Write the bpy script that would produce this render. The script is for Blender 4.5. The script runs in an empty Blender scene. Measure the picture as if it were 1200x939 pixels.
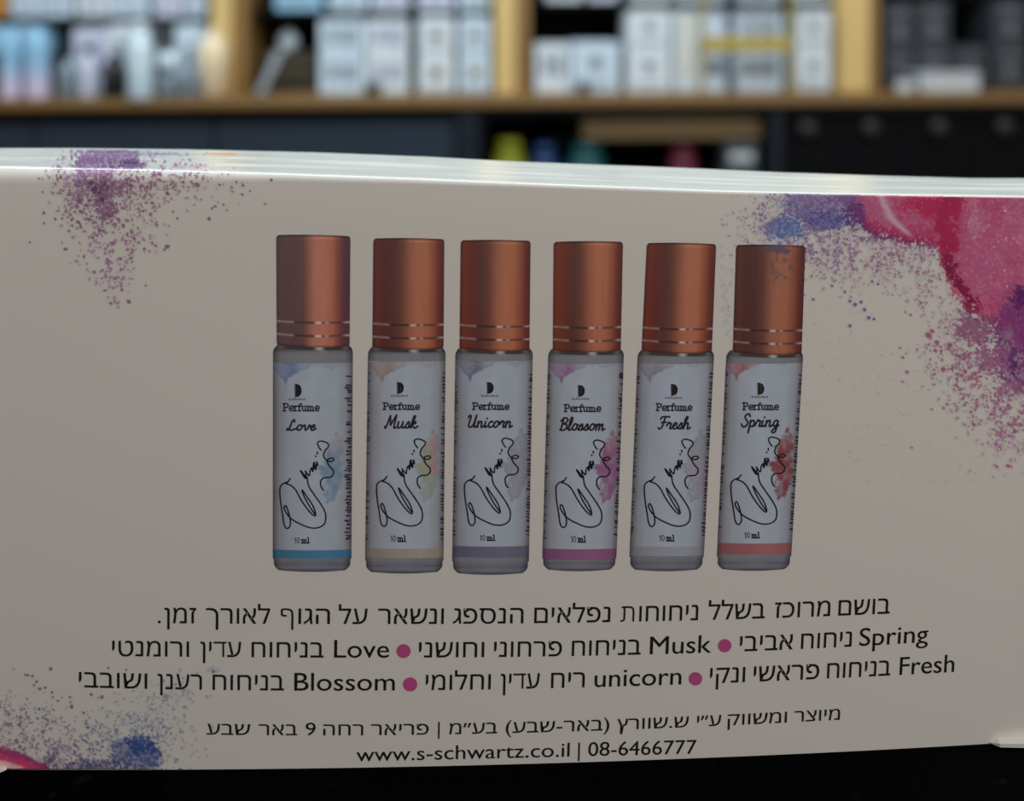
import bpy, math, random
import numpy as np
from mathutils import Vector, Matrix
from mathutils.bvhtree import BVHTree

random.seed(7)
rng = np.random.default_rng(11)
SC = bpy.context.scene
COL = SC.collection

# ------------------------------------------------------------------ camera, light, exposure
F = 1000.0            # focal length in pixels of the 1200x939 frame
YH = 0.0              # eye level in the frame (the photograph is a crop of a larger one)
EYE = 1.05            # eye height over the floor
cam_d = bpy.data.cameras.new('camera')
cam = bpy.data.objects.new('camera', cam_d)
COL.objects.link(cam)
cam.location = (0, 0, EYE)
cam.rotation_euler = (math.pi/2, 0, 0)
cam_d.sensor_width = 36.0
cam_d.lens = 36.0*F/1200.0
cam_d.shift_y = -(469.5-YH)/1200.0
cam_d.clip_start = 0.01
cam_d.dof.use_dof = True
cam_d.dof.focus_distance = 0.1465
cam_d.dof.aperture_fstop = 8.5
SC.camera = cam

SC.view_settings.view_transform = 'Standard'
SC.view_settings.look = 'None'
SC.view_settings.gamma = 1.0
SC.view_settings.use_curve_mapping = False
SC.view_settings.exposure = 0.0

world = bpy.data.worlds.new('world')
SC.world = world
world.use_nodes = True
wn = world.node_tree
wn.nodes.clear()
wo = wn.nodes.new('ShaderNodeOutputWorld')
wb = wn.nodes.new('ShaderNodeBackground')
wb.inputs['Color'].default_value = (1.0, 0.93, 0.89, 1)
wb.inputs['Strength'].default_value = 0.36
wn.links.new(wb.outputs[0], wo.inputs[0])

def area(name, loc, size, power, color, target):
    d = bpy.data.lights.new(name, 'AREA')
    d.shape = 'RECTANGLE'; d.size = size[0]; d.size_y = size[1]
    d.energy = power; d.color = color
    o = bpy.data.objects.new(name, d)
    COL.objects.link(o)
    o.location = loc
    o.rotation_euler = (Vector(target)-Vector(loc)).to_track_quat('-Z', 'Y').to_euler()
    return o
area('ceiling_or_fill_light', (-0.3, 0.85, 2.35), (2.8, 0.35), 45, (0.74, 0.94, 1.0), (0.0, 1.35, 1.0))
area('ceiling_or_fill_light', (1.3, 0.95, 2.35), (0.5, 0.5), 9, (0.85, 0.95, 1.0), (0.8, 2.1, 1.1))
area('ceiling_or_fill_light', (1.25, -0.85, 1.95), (0.6, 0.5), 16, (1.0, 0.95, 0.90), (0.0, 0.1, 0.9))  # unseen fill lamp added behind the viewpoint to brighten the carton's front panel

# ------------------------------------------------------------------ helpers
def lin(c):
    out = []
    for v in c:
        v = v/255.0
        out.append(v/12.92 if v <= 0.04045 else ((v+0.055)/1.055)**2.4)
    return out

def mat(name, rgb, rough=0.5, metal=0.0, noise=0.0, scale=30.0, coat=0.0, stretch=None, spec=0.5):
    m = bpy.data.materials.new(name)
    m.use_nodes = True
    nt = m.node_tree
    b = nt.nodes['Principled BSDF']
    c = lin(rgb)
    b.inputs['Base Color'].default_value = (*c, 1)
    b.inputs['Roughness'].default_value = rough
    b.inputs['Metallic'].default_value = metal
    b.inputs['Coat Weight'].default_value = coat
    b.inputs['Specular IOR Level'].default_value = spec
    if noise > 0:
        tc = nt.nodes.new('ShaderNodeTexCoord')
        mp = nt.nodes.new('ShaderNodeMapping')
        if stretch: mp.inputs['Scale'].default_value = stretch
        nz = nt.nodes.new('ShaderNodeTexNoise')
        nz.inputs['Scale'].default_value = scale
        nz.inputs['Detail'].default_value = 4
        mx = nt.nodes.new('ShaderNodeMix'); mx.data_type = 'RGBA'
        mx.inputs[6].default_value = (*[x*(1-noise) for x in c], 1)
        mx.inputs[7].default_value = (*[min(1, x*(1+noise)) for x in c], 1)
        nt.links.new(tc.outputs['Object'], mp.inputs['Vector'])
        nt.links.new(mp.outputs[0], nz.inputs['Vector'])
        nt.links.new(nz.outputs[0], mx.inputs[0])
        nt.links.new(mx.outputs[2], b.inputs['Base Color'])
    return m

def mesh_obj(name, verts, faces, mats, parent=None, smooth=False, fmat=None, vcol=None):
    me = bpy.data.meshes.new(name)
    me.from_pydata([tuple(v) for v in verts], [], [tuple(f) for f in faces])
    if not isinstance(mats, (list, tuple)): mats = [mats]
    for m in mats: me.materials.append(m)
    if fmat is not None:
        me.polygons.foreach_set('material_index', np.asarray(fmat, dtype=np.int32))
    if smooth:
        me.polygons.foreach_set('use_smooth', np.ones(len(me.polygons), dtype=bool))
    if vcol is not None:
        a = me.color_attributes.new('ink', 'FLOAT_COLOR', 'POINT')
        c = np.ones((len(verts), 4), dtype=np.float32); c[:, :3] = vcol
        a.data.foreach_set('color', c.ravel())
    me.update()
    o = bpy.data.objects.new(name, me)
    COL.objects.link(o)
    if parent is not None: o.parent = parent
    return o

class MB:
    """collects shapes of ONE mesh"""
    def __init__(self): self.v = []; self.f = []; self.s = []
    def add(self, v, f):
        n = len(self.v); self.v += [tuple(p) for p in v]; self.f += [tuple(i+n for i in q) for q in f]
        return self
    def box(self, x0, x1, y0, y1, z0, z1, b=0.0):
        """box with chamfered edges"""
        b = min(b, (x1-x0)*.45, (y1-y0)*.45, (z1-z0)*.45)
        if b <= 0:
            v = [(x, y, z) for z in (z0, z1) for y in (y0, y1) for x in (x0, x1)]
            f = [(0,2,3,1), (4,5,7,6), (0,1,5,4), (2,6,7,3), (0,4,6,2), (1,3,7,5)]
            return self.add(v, f)
        def ring(zz, i):
            X0, X1, Y0, Y1 = x0+i, x1-i, y0+i, y1-i
            c = b
            return [(X0+c, Y0, zz), (X1-c, Y0, zz), (X1, Y0+c, zz), (X1, Y1-c, zz),
                    (X1-c, Y1, zz), (X0+c, Y1, zz), (X0, Y1-c, zz), (X0, Y0+c, zz)]
        v = ring(z0, b*.7)+ring(z0+b, 0)+ring(z1-b, 0)+ring(z1, b*.7)
        f = [tuple(range(7, -1, -1)), tuple(range(24, 32))]
        for k in range(3):
            for i in range(8):
                j = (i+1) % 8
                f.append((k*8+i, k*8+j, (k+1)*8+j, (k+1)*8+i))
        return self.add(v, f)
    def lathe(self, prof, n=24, cx=0, cy=0, sx=1.0, sy=1.0):
        v = []; f = []
        for (r, z) in prof:
            for i in range(n):
                a = 2*math.pi*i/n
                v.append((cx+r*math.cos(a)*sx, cy+r*math.sin(a)*sy, z))
        for k in range(len(prof)-1):
            for i in range(n):
                j = (i+1) % n
                f.append((k*n+i, k*n+j, (k+1)*n+j, (k+1)*n+i))
        f.append(tuple(range(n-1, -1, -1)))
        f.append(tuple(range((len(prof)-1)*n, len(prof)*n)))
        return self.add(v, f)
    def disc_y(self, r, y0, y1, cx=0, cz=0, n=24, dome=0.0):
        """short cylinder along -y"""
        v = []; f = []
        prof = [(r*.8, y1), (r, y1-(y1-y0)*.3), (r, y0+(y1-y0)*.3), (r*.75, y0), (r*.3, y0-dome)]
        for (rr, y) in prof:
            for i in range(n):
                a = 2*math.pi*i/n
                v.append((cx+rr*math.cos(a), y, cz+rr*math.sin(a)))
        for k in range(len(prof)-1):
            for i in range(n):
                j = (i+1) % n
                f.append((k*n+i, k*n+j, (k+1)*n+j, (k+1)*n+i))
        f.append(tuple(range(n-1, -1, -1))); f.append(tuple(range((len(prof)-1)*n, len(prof)*n)))
        return self.add(v, f)
    def build(self, name, m, parent=None, smooth=False):
        o = mesh_obj(name, self.v, self.f, m, parent)
        if smooth:
            bpy.context.view_layer.update()
            me = o.data
            me.polygons.foreach_set('use_smooth', np.array([len(p.vertices) <= 4 for p in me.polygons]))
        return o

def tag(o, label=None, cat=None, group=None, kind=None):
    if label: o['label'] = label
    if cat: o['category'] = cat
    if group: o['group'] = group
    if kind: o['kind'] = kind
    return o

def empty(name, loc, rz=0.0):
    o = bpy.data.objects.new(name, None)
    o.empty_display_size = 0.02
    COL.objects.link(o)
    o.location = loc; o.rotation_euler = (0, 0, rz)
    return o

# ------------------------------------------------------------------ materials of the shop
M = {}
M['oak'] = mat('honey oak', (216, 180, 118), .45, noise=.10, scale=6, stretch=(14, 14, 1.2))
M['oak_edge'] = mat('oak plank', (126, 92, 50), .5, noise=.12, scale=5, stretch=(1.5, 12, 12))
M['brown_strip'] = mat('brown side strip', (140, 104, 58), .5, noise=.1, scale=8)
M['black'] = mat('black board', (9, 9, 12), .6, spec=.12)
M['dark_grey'] = mat('slate front', (46, 54, 66), .5, spec=.2)
M['dark_stile'] = mat('dark stile', (30, 36, 44), .5, spec=.2)
M['charcoal_box'] = mat('charcoal carton', (54, 56, 62), .4)
M['charcoal_label'] = mat('grey print', (98, 98, 108), .5)
M['white_box'] = mat('white carton', (214, 220, 226), .35)
M['cool_box'] = mat('cool white carton', (200, 214, 228), .35)
M['lavender_box'] = mat('lavender white carton', (206, 206, 226), .35)
M['blue_box'] = mat('pale blue carton', (150, 192, 220), .35)
M['grey_print'] = mat('grey lettering', (128, 136, 148), .5)
M['lilac_print'] = mat('lilac lettering', (150, 148, 172), .5)
M['bronze'] = mat('bronze emblem', (132, 112, 70), .4, metal=.3)
M['cream'] = mat('cream print', (214, 208, 190), .5)
M['glass_grey'] = mat('grey glass', (120, 132, 142), .2)
M['dark_glass'] = mat('dark glass', (34, 36, 40), .2)
M['white_glass'] = mat('milky glass', (205, 220, 230), .2)
M['beige'] = mat('beige glass', (232, 208, 172), .3)
M['yellow'] = mat('yellow frame', (174, 150, 66), .45)
M['yellow_lime'] = mat('lime yellow', (126, 126, 4), .5)
M['blue'] = mat('blue', (14, 50, 96), .5)
M['teal'] = mat('teal', (4, 68, 72), .5)
M['magenta'] = mat('magenta', (84, 6, 36), .5)
M['silver'] = mat('silver grey', (66, 74, 78), .4)
M['brass'] = mat('dull brass', (44, 40, 34), .6, metal=.1)
M['dark_brown'] = mat('dark brown carton', (64, 56, 44), .5)
M['tray'] = mat('pale tray', (196, 196, 200), .4)
M['orange_box'] = mat('orange carton', (196, 132, 64), .5)
M['lilac_card'] = mat('dim lilac card', (112, 112, 118), .4)
M['tan'] = mat('tan wood', (128, 104, 70), .5, noise=.1, scale=6, stretch=(1.5, 10, 10))
M['wall'] = mat('wall paint', (60, 60, 64), .8)
M['floor'] = mat('floor tile', (92, 90, 88), .5, noise=.15, scale=4)

def blue_pink():
    m = bpy.data.materials.new('blue to pink glass'); m.use_nodes = True
    nt = m.node_tree; b = nt.nodes['Principled BSDF']
    tc = nt.nodes.new('ShaderNodeTexCoord'); sp = nt.nodes.new('ShaderNodeSeparateXYZ')
    cr = nt.nodes.new('ShaderNodeValToRGB')
    cr.color_ramp.elements[0].position = .15; cr.color_ramp.elements[0].color = (*lin((226, 212, 240)), 1)
    cr.color_ramp.elements[1].position = .55; cr.color_ramp.elements[1].color = (*lin((140, 184, 214)), 1)
    nt.links.new(tc.outputs['Generated'], sp.inputs[0]); nt.links.new(sp.outputs['Z'], cr.inputs[0])
    nt.links.new(cr.outputs[0], b.inputs['Base Color'])
    b.inputs['Roughness'].default_value = .2
    return m
M['blue_pink'] = blue_pink()

def counter_mat():
    m = bpy.data.materials.new('black laminate'); m.use_nodes = True
    nt = m.node_tree; b = nt.nodes['Principled BSDF']
    tc = nt.nodes.new('ShaderNodeTexCoord')
    nz = nt.nodes.new('ShaderNodeTexNoise'); nz.inputs['Scale'].default_value = 260; nz.inputs['Detail'].default_value = 3
    cr = nt.nodes.new('ShaderNodeValToRGB')
    cr.color_ramp.elements[0].position = .66; cr.color_ramp.elements[0].color = (.0006, .0008, .0011, 1)
    cr.color_ramp.elements[1].position = .80; cr.color_ramp.elements[1].color = (.009, .010, .011, 1)
    nt.links.new(tc.outputs['Object'], nz.inputs['Vector']); nt.links.new(nz.outputs[0], cr.inputs[0])
    nt.links.new(cr.outputs[0], b.inputs['Base Color'])
    b.inputs['Roughness'].default_value = .5
    b.inputs['Specular IOR Level'].default_value = .012
    return m

# ------------------------------------------------------------------ setting
g = MB().box(-5, 5, -3.0, 2.9, -0.05, 0.0)
tag(g.build('floor', M['floor']), 'dark shop floor', kind='structure')
g = MB().box(-5, 5, 2.62, 2.72, 0.0, 2.9)
tag(g.build('wall_back', M['wall']), 'dark wall behind the shelves', kind='structure')

# the counter the carton stands on
TZ = EYE-0.12953
cnt = empty('display_counter', (0, 0.1, 0))
MB().box(-.9, .9, -.16, .22, TZ-.03, TZ, .002).build('counter_top', counter_mat(), cnt)
MB().box(-.87, .87, -.12, .19, 0.0, TZ-.03, .003).build('counter_base', M['black'], cnt)
tag(cnt, 'black scuffed counter top under the white perfume carton', 'counter')

# ------------------------------------------------------------------ the carton: shape
ZL, ZR = 0.1436, 0.1490
XL, XR = -600/F*ZL, 600/F*ZR
K = (ZR-ZL)/(XR-XL)
BUL = 0.00168
def front_y(x):
    t = (2*x-(XL+XR))/(XR-XL)
    return ZL+K*(x-XL)-BUL*(1-min(1.0, t*t))
def x_of_px(px, it=8):
    y = .146
    for _ in range(it): y = front_y((px-600)/F*y)
    return (px-600)/F*y, y
TOPF = [(-12, 203), (0, 203), (60, 204), (180, 205), (330, 207), (480, 211.5), (600, 216), (720, 220.5), (840, 225), (960, 227.5), (1080, 229.5), (1200, 231), (1212, 231.2)]
TOPB = [(-12, 173.5), (0, 173.6), (150, 175), (330, 178.5), (480, 183.5), (600, 189), (720, 193), (840, 197), (960, 202), (1080, 205.5), (1200, 208.5), (1212, 208.8)]
def interp(tab, x):
    return float(np.interp(x, [a for a, _ in tab], [b for _, b in tab]))
ST = list(np.linspace(-112, 1300, 177))
prof_n = None
V = []; rows = []
for px in ST:
    x, y = x_of_px(px)
    zt = EYE-(interp(TOPF, px)-YH)/F*y
    # the fold is soft at the left and sharp towards the right
    r = float(np.interp(px, [0, 120, 330, 600, 1200], [.0026, .0024, .0013, .0008, .0005]))
    yb = y+float(np.interp(px, [0, 600, 1200], [.0252, .0225, .0200]))
    # back edge is met by the sight line of its own column
    pyb = interp(TOPB, px)
    zb = EYE-(pyb-YH)/F*yb
    z0 = TZ
    col = []
    nz_ = 14
    ztop_arc = zt + r*.30           # the arc crosses the seen fold line
    for k in range(nz_):
        t = k/(nz_-1)
        col.append((x, y, z0+(ztop_arc-r-z0)*t))
    for k in range(1, 9):
        a = (math.pi/2)*k/8
        col.append((x, y+r*(1-math.cos(a)), ztop_arc-r+r*math.sin(a)))
    wr = 0.00010
    for k in range(1, 33):
        t = k/32
        yy = y+r+(yb-y-r)*t
        zz = ztop_arc+(zb-ztop_arc)*t
        # shallow wrinkles of the laminated lid
        zz += wr*math.sin(t*17+px*.006)*math.sin(math.pi*t)+.6*wr*math.sin(t*31-px*.011+1)*math.sin(math.pi*t)
        tc_ = .46+.16*math.sin(px*.0042+.6)
        zz += .00020*math.exp(-((t-tc_)/.05)**2)
        col.append((x, yy, zz))
    col.append((x, yb+.0004, zb-.0012))
    col.append((x, yb+.0004, z0))
    col.append((x, yb+.0004, z0)); col.append((x, y, z0))
    rows.append(col)
nc = len(rows[0])
for c in rows: V += c
FC = []
for i in range(len(rows)-1):
    for k in range(nc-1):
        k2 = k+1
        if k == nc-3: continue
        FC.append((i*nc+k, (i+1)*nc+k, (i+1)*nc+k2, i*nc+k2))
FC.append(tuple(range(nc)))
FC.append(tuple((len(rows)-1)*nc+k for k in range(nc-1, -1, -1)))
bvh = BVHTree.FromPolygons([Vector(v) for v in V], FC[:-2])
CAMV = Vector((0, 0, EYE))
def P(px, py, lift=0.0):
    """the place on the carton's skin that the photograph shows at this pixel"""
    d = Vector(((px-600)/F, 1.0, -(py-YH)/F)).normalized()
    loc, nor, _, _ = bvh.ray_cast(CAMV, d)
    if loc is None:
        x, y = x_of_px(min(max(px, -100), 1290))
        loc = Vector((x, y, max(TZ+.0002, EYE-(py-YH)/F*y))); nor = Vector((0, -1, 0))
    if nor.dot(d) > 0: nor = -nor
    return loc+nor*lift

BOX_O = Vector(((XL+XR)/2, .160, TZ))
box = empty('perfume_carton', BOX_O)
tag(box, 'white glossy perfume carton printed with six roll-on bottles, standing on the black counter', 'box')

PAPER_OBS = lin((143, 137, 128))
PAPER = (.66, .64, .605)
def ink(c, k=1.0):
    l = lin([.84*v for v in c])
    return np.array([min(.92, max(.004, PAPER[i]*l[i]/PAPER_OBS[i]*k)) for i in range(3)])

def paper_mat(name, attr, bump=False):
    m = bpy.data.materials.new(name); m.use_nodes = True
    nt = m.node_tree; b = nt.nodes['Principled BSDF']
    if attr:
        a = nt.nodes.new('ShaderNodeAttribute'); a.attribute_name = 'ink'
        nt.links.new(a.outputs['Color'], b.inputs['Base Color'])
    else:
        b.inputs['Base Color'].default_value = (*PAPER, 1)
    b.inputs['Roughness'].default_value = .17 if bump else .22
    b.inputs['Specular IOR Level'].default_value = .5 if bump else .45
    if bump:
        tc = nt.nodes.new('ShaderNodeTexCoord'); mp = nt.nodes.new('ShaderNodeMapping')
        mp.inputs['Scale'].default_value = (14, 520, 14)
        nz = nt.nodes.new('ShaderNodeTexNoise'); nz.inputs['Scale'].default_value = 1.0; nz.inputs['Detail'].default_value = 3
        bp = nt.nodes.new('ShaderNodeBump'); bp.inputs['Strength'].default_value = .14; bp.inputs['Distance'].default_value = .001
        nt.links.new(tc.outputs['Object'], mp.inputs['Vector']); nt.links.new(mp.outputs[0], nz.inputs['Vector'])
        nt.links.new(nz.outputs[0], bp.inputs['Height']); nt.links.new(bp.outputs[0], b.inputs['Normal'])
    return m
M['paper'] = paper_mat('laminated white card', False)
M['lid'] = paper_mat('laminated white lid', False, True)
M['print'] = paper_mat('printed card', True)
M['text_ink'] = mat('black print', (30, 27, 30), .3)
M['pink_ink'] = mat('raspberry print', (40, 40, 40), .3)
M['pink_ink'].node_tree.nodes['Principled BSDF'].inputs['Base Color'].default_value = (*ink((146, 58, 98)), 1)

bx = mesh_obj('carton_body', [Vector(v)-BOX_O for v in V], FC, [M['paper'], M['lid']], box, smooth=True,
              fmat=[1 if (f < len(FC)-2 and 20 <= (f % (nc-2)) < 54) else 0 for f in range(len(FC))])
bx.data.polygons[-1].use_smooth = False; bx.data.polygons[-2].use_smooth = False

# right: bottom flap peeping out; left: added tongue in place of a glint
def flap(pts, name):
    """a folded card tongue lying on the counter; its lower rim (as seen) with the height of its fold"""
    lo = []; hi = []
    for (px, py, h) in pts:
        y = (EYE-TZ-.0002)/((py-YH)/F)
        lo.append(Vector(((px-600)/F*y, y, TZ+.0002))-BOX_O)
        hi.append(Vector(((px-600)/F*y, y, TZ+.0002+h))-BOX_O)
    n = len(lo)
    back = Vector((0, .012, 0))
    v = lo+hi+[p+back for p in lo]+[p+back for p in hi]
    f = []
    for i in range(n-1):
        f += [(i, i+1, n+i+1, n+i), (n+i, n+i+1, 3*n+i+1, 3*n+i), (i+1, i, 2*n+i, 2*n+i+1), (2*n+i, 3*n+i, 3*n+i+1, 2*n+i+1)]
    f += [(0, n, 3*n, 2*n), (n-1, 3*n-1, 4*n-1, 2*n-1)]
    return mesh_obj(name, v, f, M['paper'], box)
flap([(1158, 870.3, .0001), (1165, 873.3, .0003), (1172, 876.2, .0006), (1200, 876.8, .0007), (1285, 878, .0007)], 'flap_or_glint')
flap([(-70, 910, .0005), (-12, 907.5, .0004), (0, 905.8, .0003), (7, 902.9, .0001)], 'flap_or_glint')  # card tongue added for the glint on the rounded bottom fold

# ------------------------------------------------------------------ noise for the printed watercolours
LAT = rng.random((8, 97, 97))
def vnoise(x, y, k=0):
    xi = np.floor(x).astype(int); yi = np.floor(y).astype(int)
    fx = x-xi; fy = y-yi
    fx = fx*fx*(3-2*fx); fy = fy*fy*(3-2*fy)
    L = LAT[k % 8]
    a = L[yi % 97, xi % 97]; b = L[yi % 97, (xi+1) % 97]; c = L[(yi+1) % 97, xi % 97]; d = L[(yi+1) % 97, (xi+1) % 97]
    return (a*(1-fx)+b*fx)*(1-fy)+(c*(1-fx)+d*fx)*fy
def fbm(x, y, k=0, o=4):
    s = 0; a = .5; t = 0
    for i in range(o):
        s = s+a*vnoise(x*2**i+13.7*i, y*2**i+5.3*i, k+i); t += a; a *= .55
    return s/t
def sstep(a, b, x):
    t = np.clip((x-a)/(b-a), 0, 1)
    return t*t*(3-2*t)

class Canvas:
    """ink laid on the card: colour and cover on a grid over a patch of the panel"""
    def __init__(self, x0, y0, x1, y1, s=1.25):
        self.s = s
        nx = int((x1-x0)*s)+1; ny = int((y1-y0)*s)+1
        self.X, self.Y = np.meshgrid(np.linspace(x0, x1, nx), np.linspace(y0, y1, ny))
        self.x0, self.y0, self.x1, self.y1 = x0, y0, x1, y1
        self.c = np.ones((ny, nx, 3))*np.array(PAPER)
        self.a = np.zeros((ny, nx))
    def over(self, m, col):
        m = np.clip(m, 0, 1)
        col = np.asarray(col)
        if col.ndim == 1: col = col[None, None, :]
        self.c = self.c*(1-m[..., None])+col*m[..., None]
        self.a = np.maximum(self.a, m)
    def dot(self, x, y, r, col, k=1.0, e=1.0, th=0.0):
        R = r*max(e, 1)+1.5
        sx = (self.X.shape[1]-1)/(self.x1-self.x0); sy = (self.X.shape[0]-1)/(self.y1-self.y0)
        i0 = max(0, int((x-R-self.x0)*sx)); i1 = min(self.X.shape[1], int((x+R-self.x0)*sx)+2)
        j0 = max(0, int((y-R-self.y0)*sy)); j1 = min(self.X.shape[0], int((y+R-self.y0)*sy)+2)
        if i0 >= i1 or j0 >= j1: return
        dx = self.X[j0:j1, i0:i1]-x; dy = self.Y[j0:j1, i0:i1]-y
        u = dx*math.cos(th)+dy*math.sin(th); v = -dx*math.sin(th)+dy*math.cos(th)
        d = np.sqrt((u/e)**2+v**2)
        m = np.clip((r+.6-d)/1.2, 0, 1)*k
        self.c[j0:j1, i0:i1] = self.c[j0:j1, i0:i1]*(1-m[..., None])+np.asarray(col)*m[..., None]
        self.a[j0:j1, i0:i1] = np.maximum(self.a[j0:j1, i0:i1], m)
    def spray(self, n, blobs, cols, rr=(.5, 1.6), kk=(.35, .9), clip=None):
        w = np.array([b[4] for b in blobs], float); w /= w.sum()
        for _ in range(n):
            b = blobs[rng.choice(len(blobs), p=w)]
            x = rng.normal(b[0], b[2]); y = rng.normal(b[1], b[3])
            if not (self.x0 < x < self.x1 and self.y0 < y < self.y1): continue
            if clip is not None and not clip(x, y): continue
            # dots clot together where the paper was wet
            if fbm(np.array(x/9.), np.array(y/9.), 5, 2) < rng.uniform(.25, .6): continue
            r = rng.uniform(rr[0], rr[1])*rng.uniform(.7, 1.0)
            c = cols(x, y) if callable(cols) else cols[rng.integers(len(cols))]
            self.dot(x, y, r, c, rng.uniform(*kk), rng.uniform(1, 1.8), rng.uniform(0, 3.1))
    def build(self, name, parent, lift, label=None):
        ny, nx = self.a.shape
        a = self.a > .03
        q = a[:-1, :-1] | a[1:, :-1] | a[:-1, 1:] | a[1:, 1:]
        used = np.zeros((ny, nx), bool)
        used[:-1, :-1] |= q; used[1:, :-1] |= q; used[:-1, 1:] |= q; used[1:, 1:] |= q
        idx = -np.ones((ny, nx), int); idx[used] = np.arange(used.sum())
        vs = [P(x, y, lift)-BOX_O for x, y in zip(self.X[used], self.Y[used])]
        jj, ii = np.nonzero(q)
        fs = np.stack([idx[jj, ii], idx[jj+1, ii], idx[jj+1, ii+1], idx[jj, ii+1]], 1)
        o = mesh_obj(name, vs, fs.tolist(), M['print'], parent, smooth=True, vcol=self.c[used])
        if label: o['label'] = label
        return o

L0 = 0.00003           # the ink layers lie on one another in steps of a hair
# ---- purple splash over the upper left fold
cv = Canvas(20, 175, 330, 372, 1.35)
X, Y = cv.X, cv.Y
n1 = fbm(X/14, Y/14, 0); n2 = fbm(X/5, Y/5, 2, 3)
n0 = fbm(X/2.4, Y/2.4, 4, 2)
tex = .40+.60*sstep(.36, .60, n0)
core = np.exp(-(((X-112)/36)**2+((Y-214)/30)**2))
tail = np.exp(-(((X-122)/19)**2+((Y-248)/24)**2))
lidm = sstep(203, 192, Y)
cv.over(sstep(.50, .80, core*.62+n1*.35+n0*.30)*.80*tex, ink((112, 74, 108)))
cv.over(sstep(.56, .85, tail*.55+n2*.35+n0*.32)*.85*tex, ink((104, 60, 92)))
cv.over(sstep(.60, .85, np.exp(-(((X-152)/46)**2+((Y-214)/15)**2))*.42+n1*.25+n0*.42)*.7*tex, ink((128, 84, 116)))
cv.over(sstep(.56, .78, np.exp(-(((X-114)/17)**2+((Y-220)/19)**2))*.46+n2*.30+n0*.34)*.92, ink((70, 40, 72)))
# the same cloud where it bends over the lid, ink reflectances of its own
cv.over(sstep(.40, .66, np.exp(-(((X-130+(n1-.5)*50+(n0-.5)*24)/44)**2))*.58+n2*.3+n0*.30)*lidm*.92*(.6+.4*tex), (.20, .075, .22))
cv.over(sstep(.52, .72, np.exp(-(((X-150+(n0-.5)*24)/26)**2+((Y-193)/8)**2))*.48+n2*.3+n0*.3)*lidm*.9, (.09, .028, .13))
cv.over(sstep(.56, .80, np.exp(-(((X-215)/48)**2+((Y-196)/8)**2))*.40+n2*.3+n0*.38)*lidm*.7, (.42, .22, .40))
cv.over(sstep(.50, .75, np.exp(-(((X-190)/70)**2+((Y-181)/3.5)**2))*.45+n2*.3+n0*.3)*.7, (.22, .17, .36))
dark = [ink(c) for c in ((112, 72, 88), (122, 78, 92), (100, 60, 84), (124, 84, 98))]
pur = [ink(c) for c in ((106, 64, 104), (86, 50, 92), (124, 82, 118))]
cv.spray(520, [(110, 215, 22, 20, 3), (128, 250, 15, 24, 2)], pur, (.7, 1.9), (.4, .9))
cv.spray(1250, [(150, 220, 40, 16, 3), (135, 262, 28, 28, 2.4), (190, 212, 42, 12, 1.6), (82, 226, 14, 22, .6)], dark, (.8, 1.8), (.5, .95))
cv.spray(230, [(136, 318, 9, 17, 2), (118, 295, 14, 16, 1), (145, 282, 16, 7, 1)], [ink((122, 76, 124)), ink((128, 78, 108))], (.9, 1.9), (.5, .9))
for (x, y, r) in ((107, 214, 2.6), (112, 221, 2.2), (117, 226, 2.0), (120, 234, 2.4), (128, 253, 2.6), (131, 350, 0.1), (130, 355.5, 1.7), (134, 353.5, 1.3), (151, 353.5, 2.2), (143, 339.5, 1.9), (171, 334.5, 1.1), (196, 289, 2.6), (245, 256.5, 2.2), (253, 242, 1.2), (262, 240, 1.1), (284, 228, 1.2), (293, 224, 1.0), (311, 239, 1.0), (318, 211, 1.6), (50, 225, 1.1), (35, 284, 1.2), (16, 233, 1.2), (65, 257, 1.3), (73, 256, 1.2), (84, 257.5, 1.6), (80, 271, 1.0), (157, 279, 1.4), (149, 274, 1.6), (184, 264, 1.6), (203, 248, 1.4), (208, 256, 1.4)):
    cv.dot(x, y, r, ink((108, 60, 86) if y > 240 else (70, 42, 72)), .85, rng.uniform(1, 1.4), rng.uniform(0, 3))
# a peach streak near the rear of the lid
cv.over(sstep(.45, .8, np.exp(-(((X-262)/26)**2+((Y-181)/3.0)**2))*.8+n2*.2)*.85, (.62, .34, .24))
cv.a[Y < np.interp(X, [a for a, _ in TOPB], [b for _, b in TOPB])+1.5] = 0
cv.build('ink_splash', box, L0, 'purple ink splash across the upper left fold')

# ---- pink and blue splash in the upper right corner
def poly_y(tab, X):
    return np.interp(X, [a for a, _ in tab], [b for _, b in tab])
cv = Canvas(845, 226, 1292, 566, 1.3)
X, Y = cv.X, cv.Y
n1 = fbm(X/16, Y/16, 1); n2 = fbm(X/5, Y/5, 3, 3); n3 = fbm(X/40, Y/40, 4)
n0 = fbm(X/2.4, Y/2.4, 2, 2)
tex = .45+.55*sstep(.36, .60, n0)
low = poly_y([(960, 228), (985, 240), (1005, 258), (1030, 276), (1060, 285), (1098, 290), (1106, 318), (1118, 345), (1140, 366), (1165, 388), (1200, 426), (1292, 470)], X+(n1-.5)*16)
rag = np.interp(X, [1080, 1110], [8, 34])
d = low-Y+(n2-.5)*8+(n0-.5)*rag                        # inside is positive
soft = np.interp(X, [1080, 1110], [3, 9])
left = sstep(960, 1000, X+(n1-.5)*20+(n0-.5)*14)
cv.over(sstep(-soft, soft+4, d)*left*.97, ink((150, 64, 96)))
cv.over(sstep(.38, .64, n3*.5+n1*.35+n0*.15)*sstep(-1, 8, d)*left*.85, ink((148, 34, 74)))
cv.over(sstep(.44, .66, n2)*sstep(-1, 8, d)*left*.30, ink((164, 92, 116)))
edge = np.exp(-((d-6)/7)**2)*left
cv.over(edge*sstep(.25, .5, n2*.6+n0*.4)*.9*sstep(1112, 1085, X), ink((140, 18, 66)))
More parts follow.
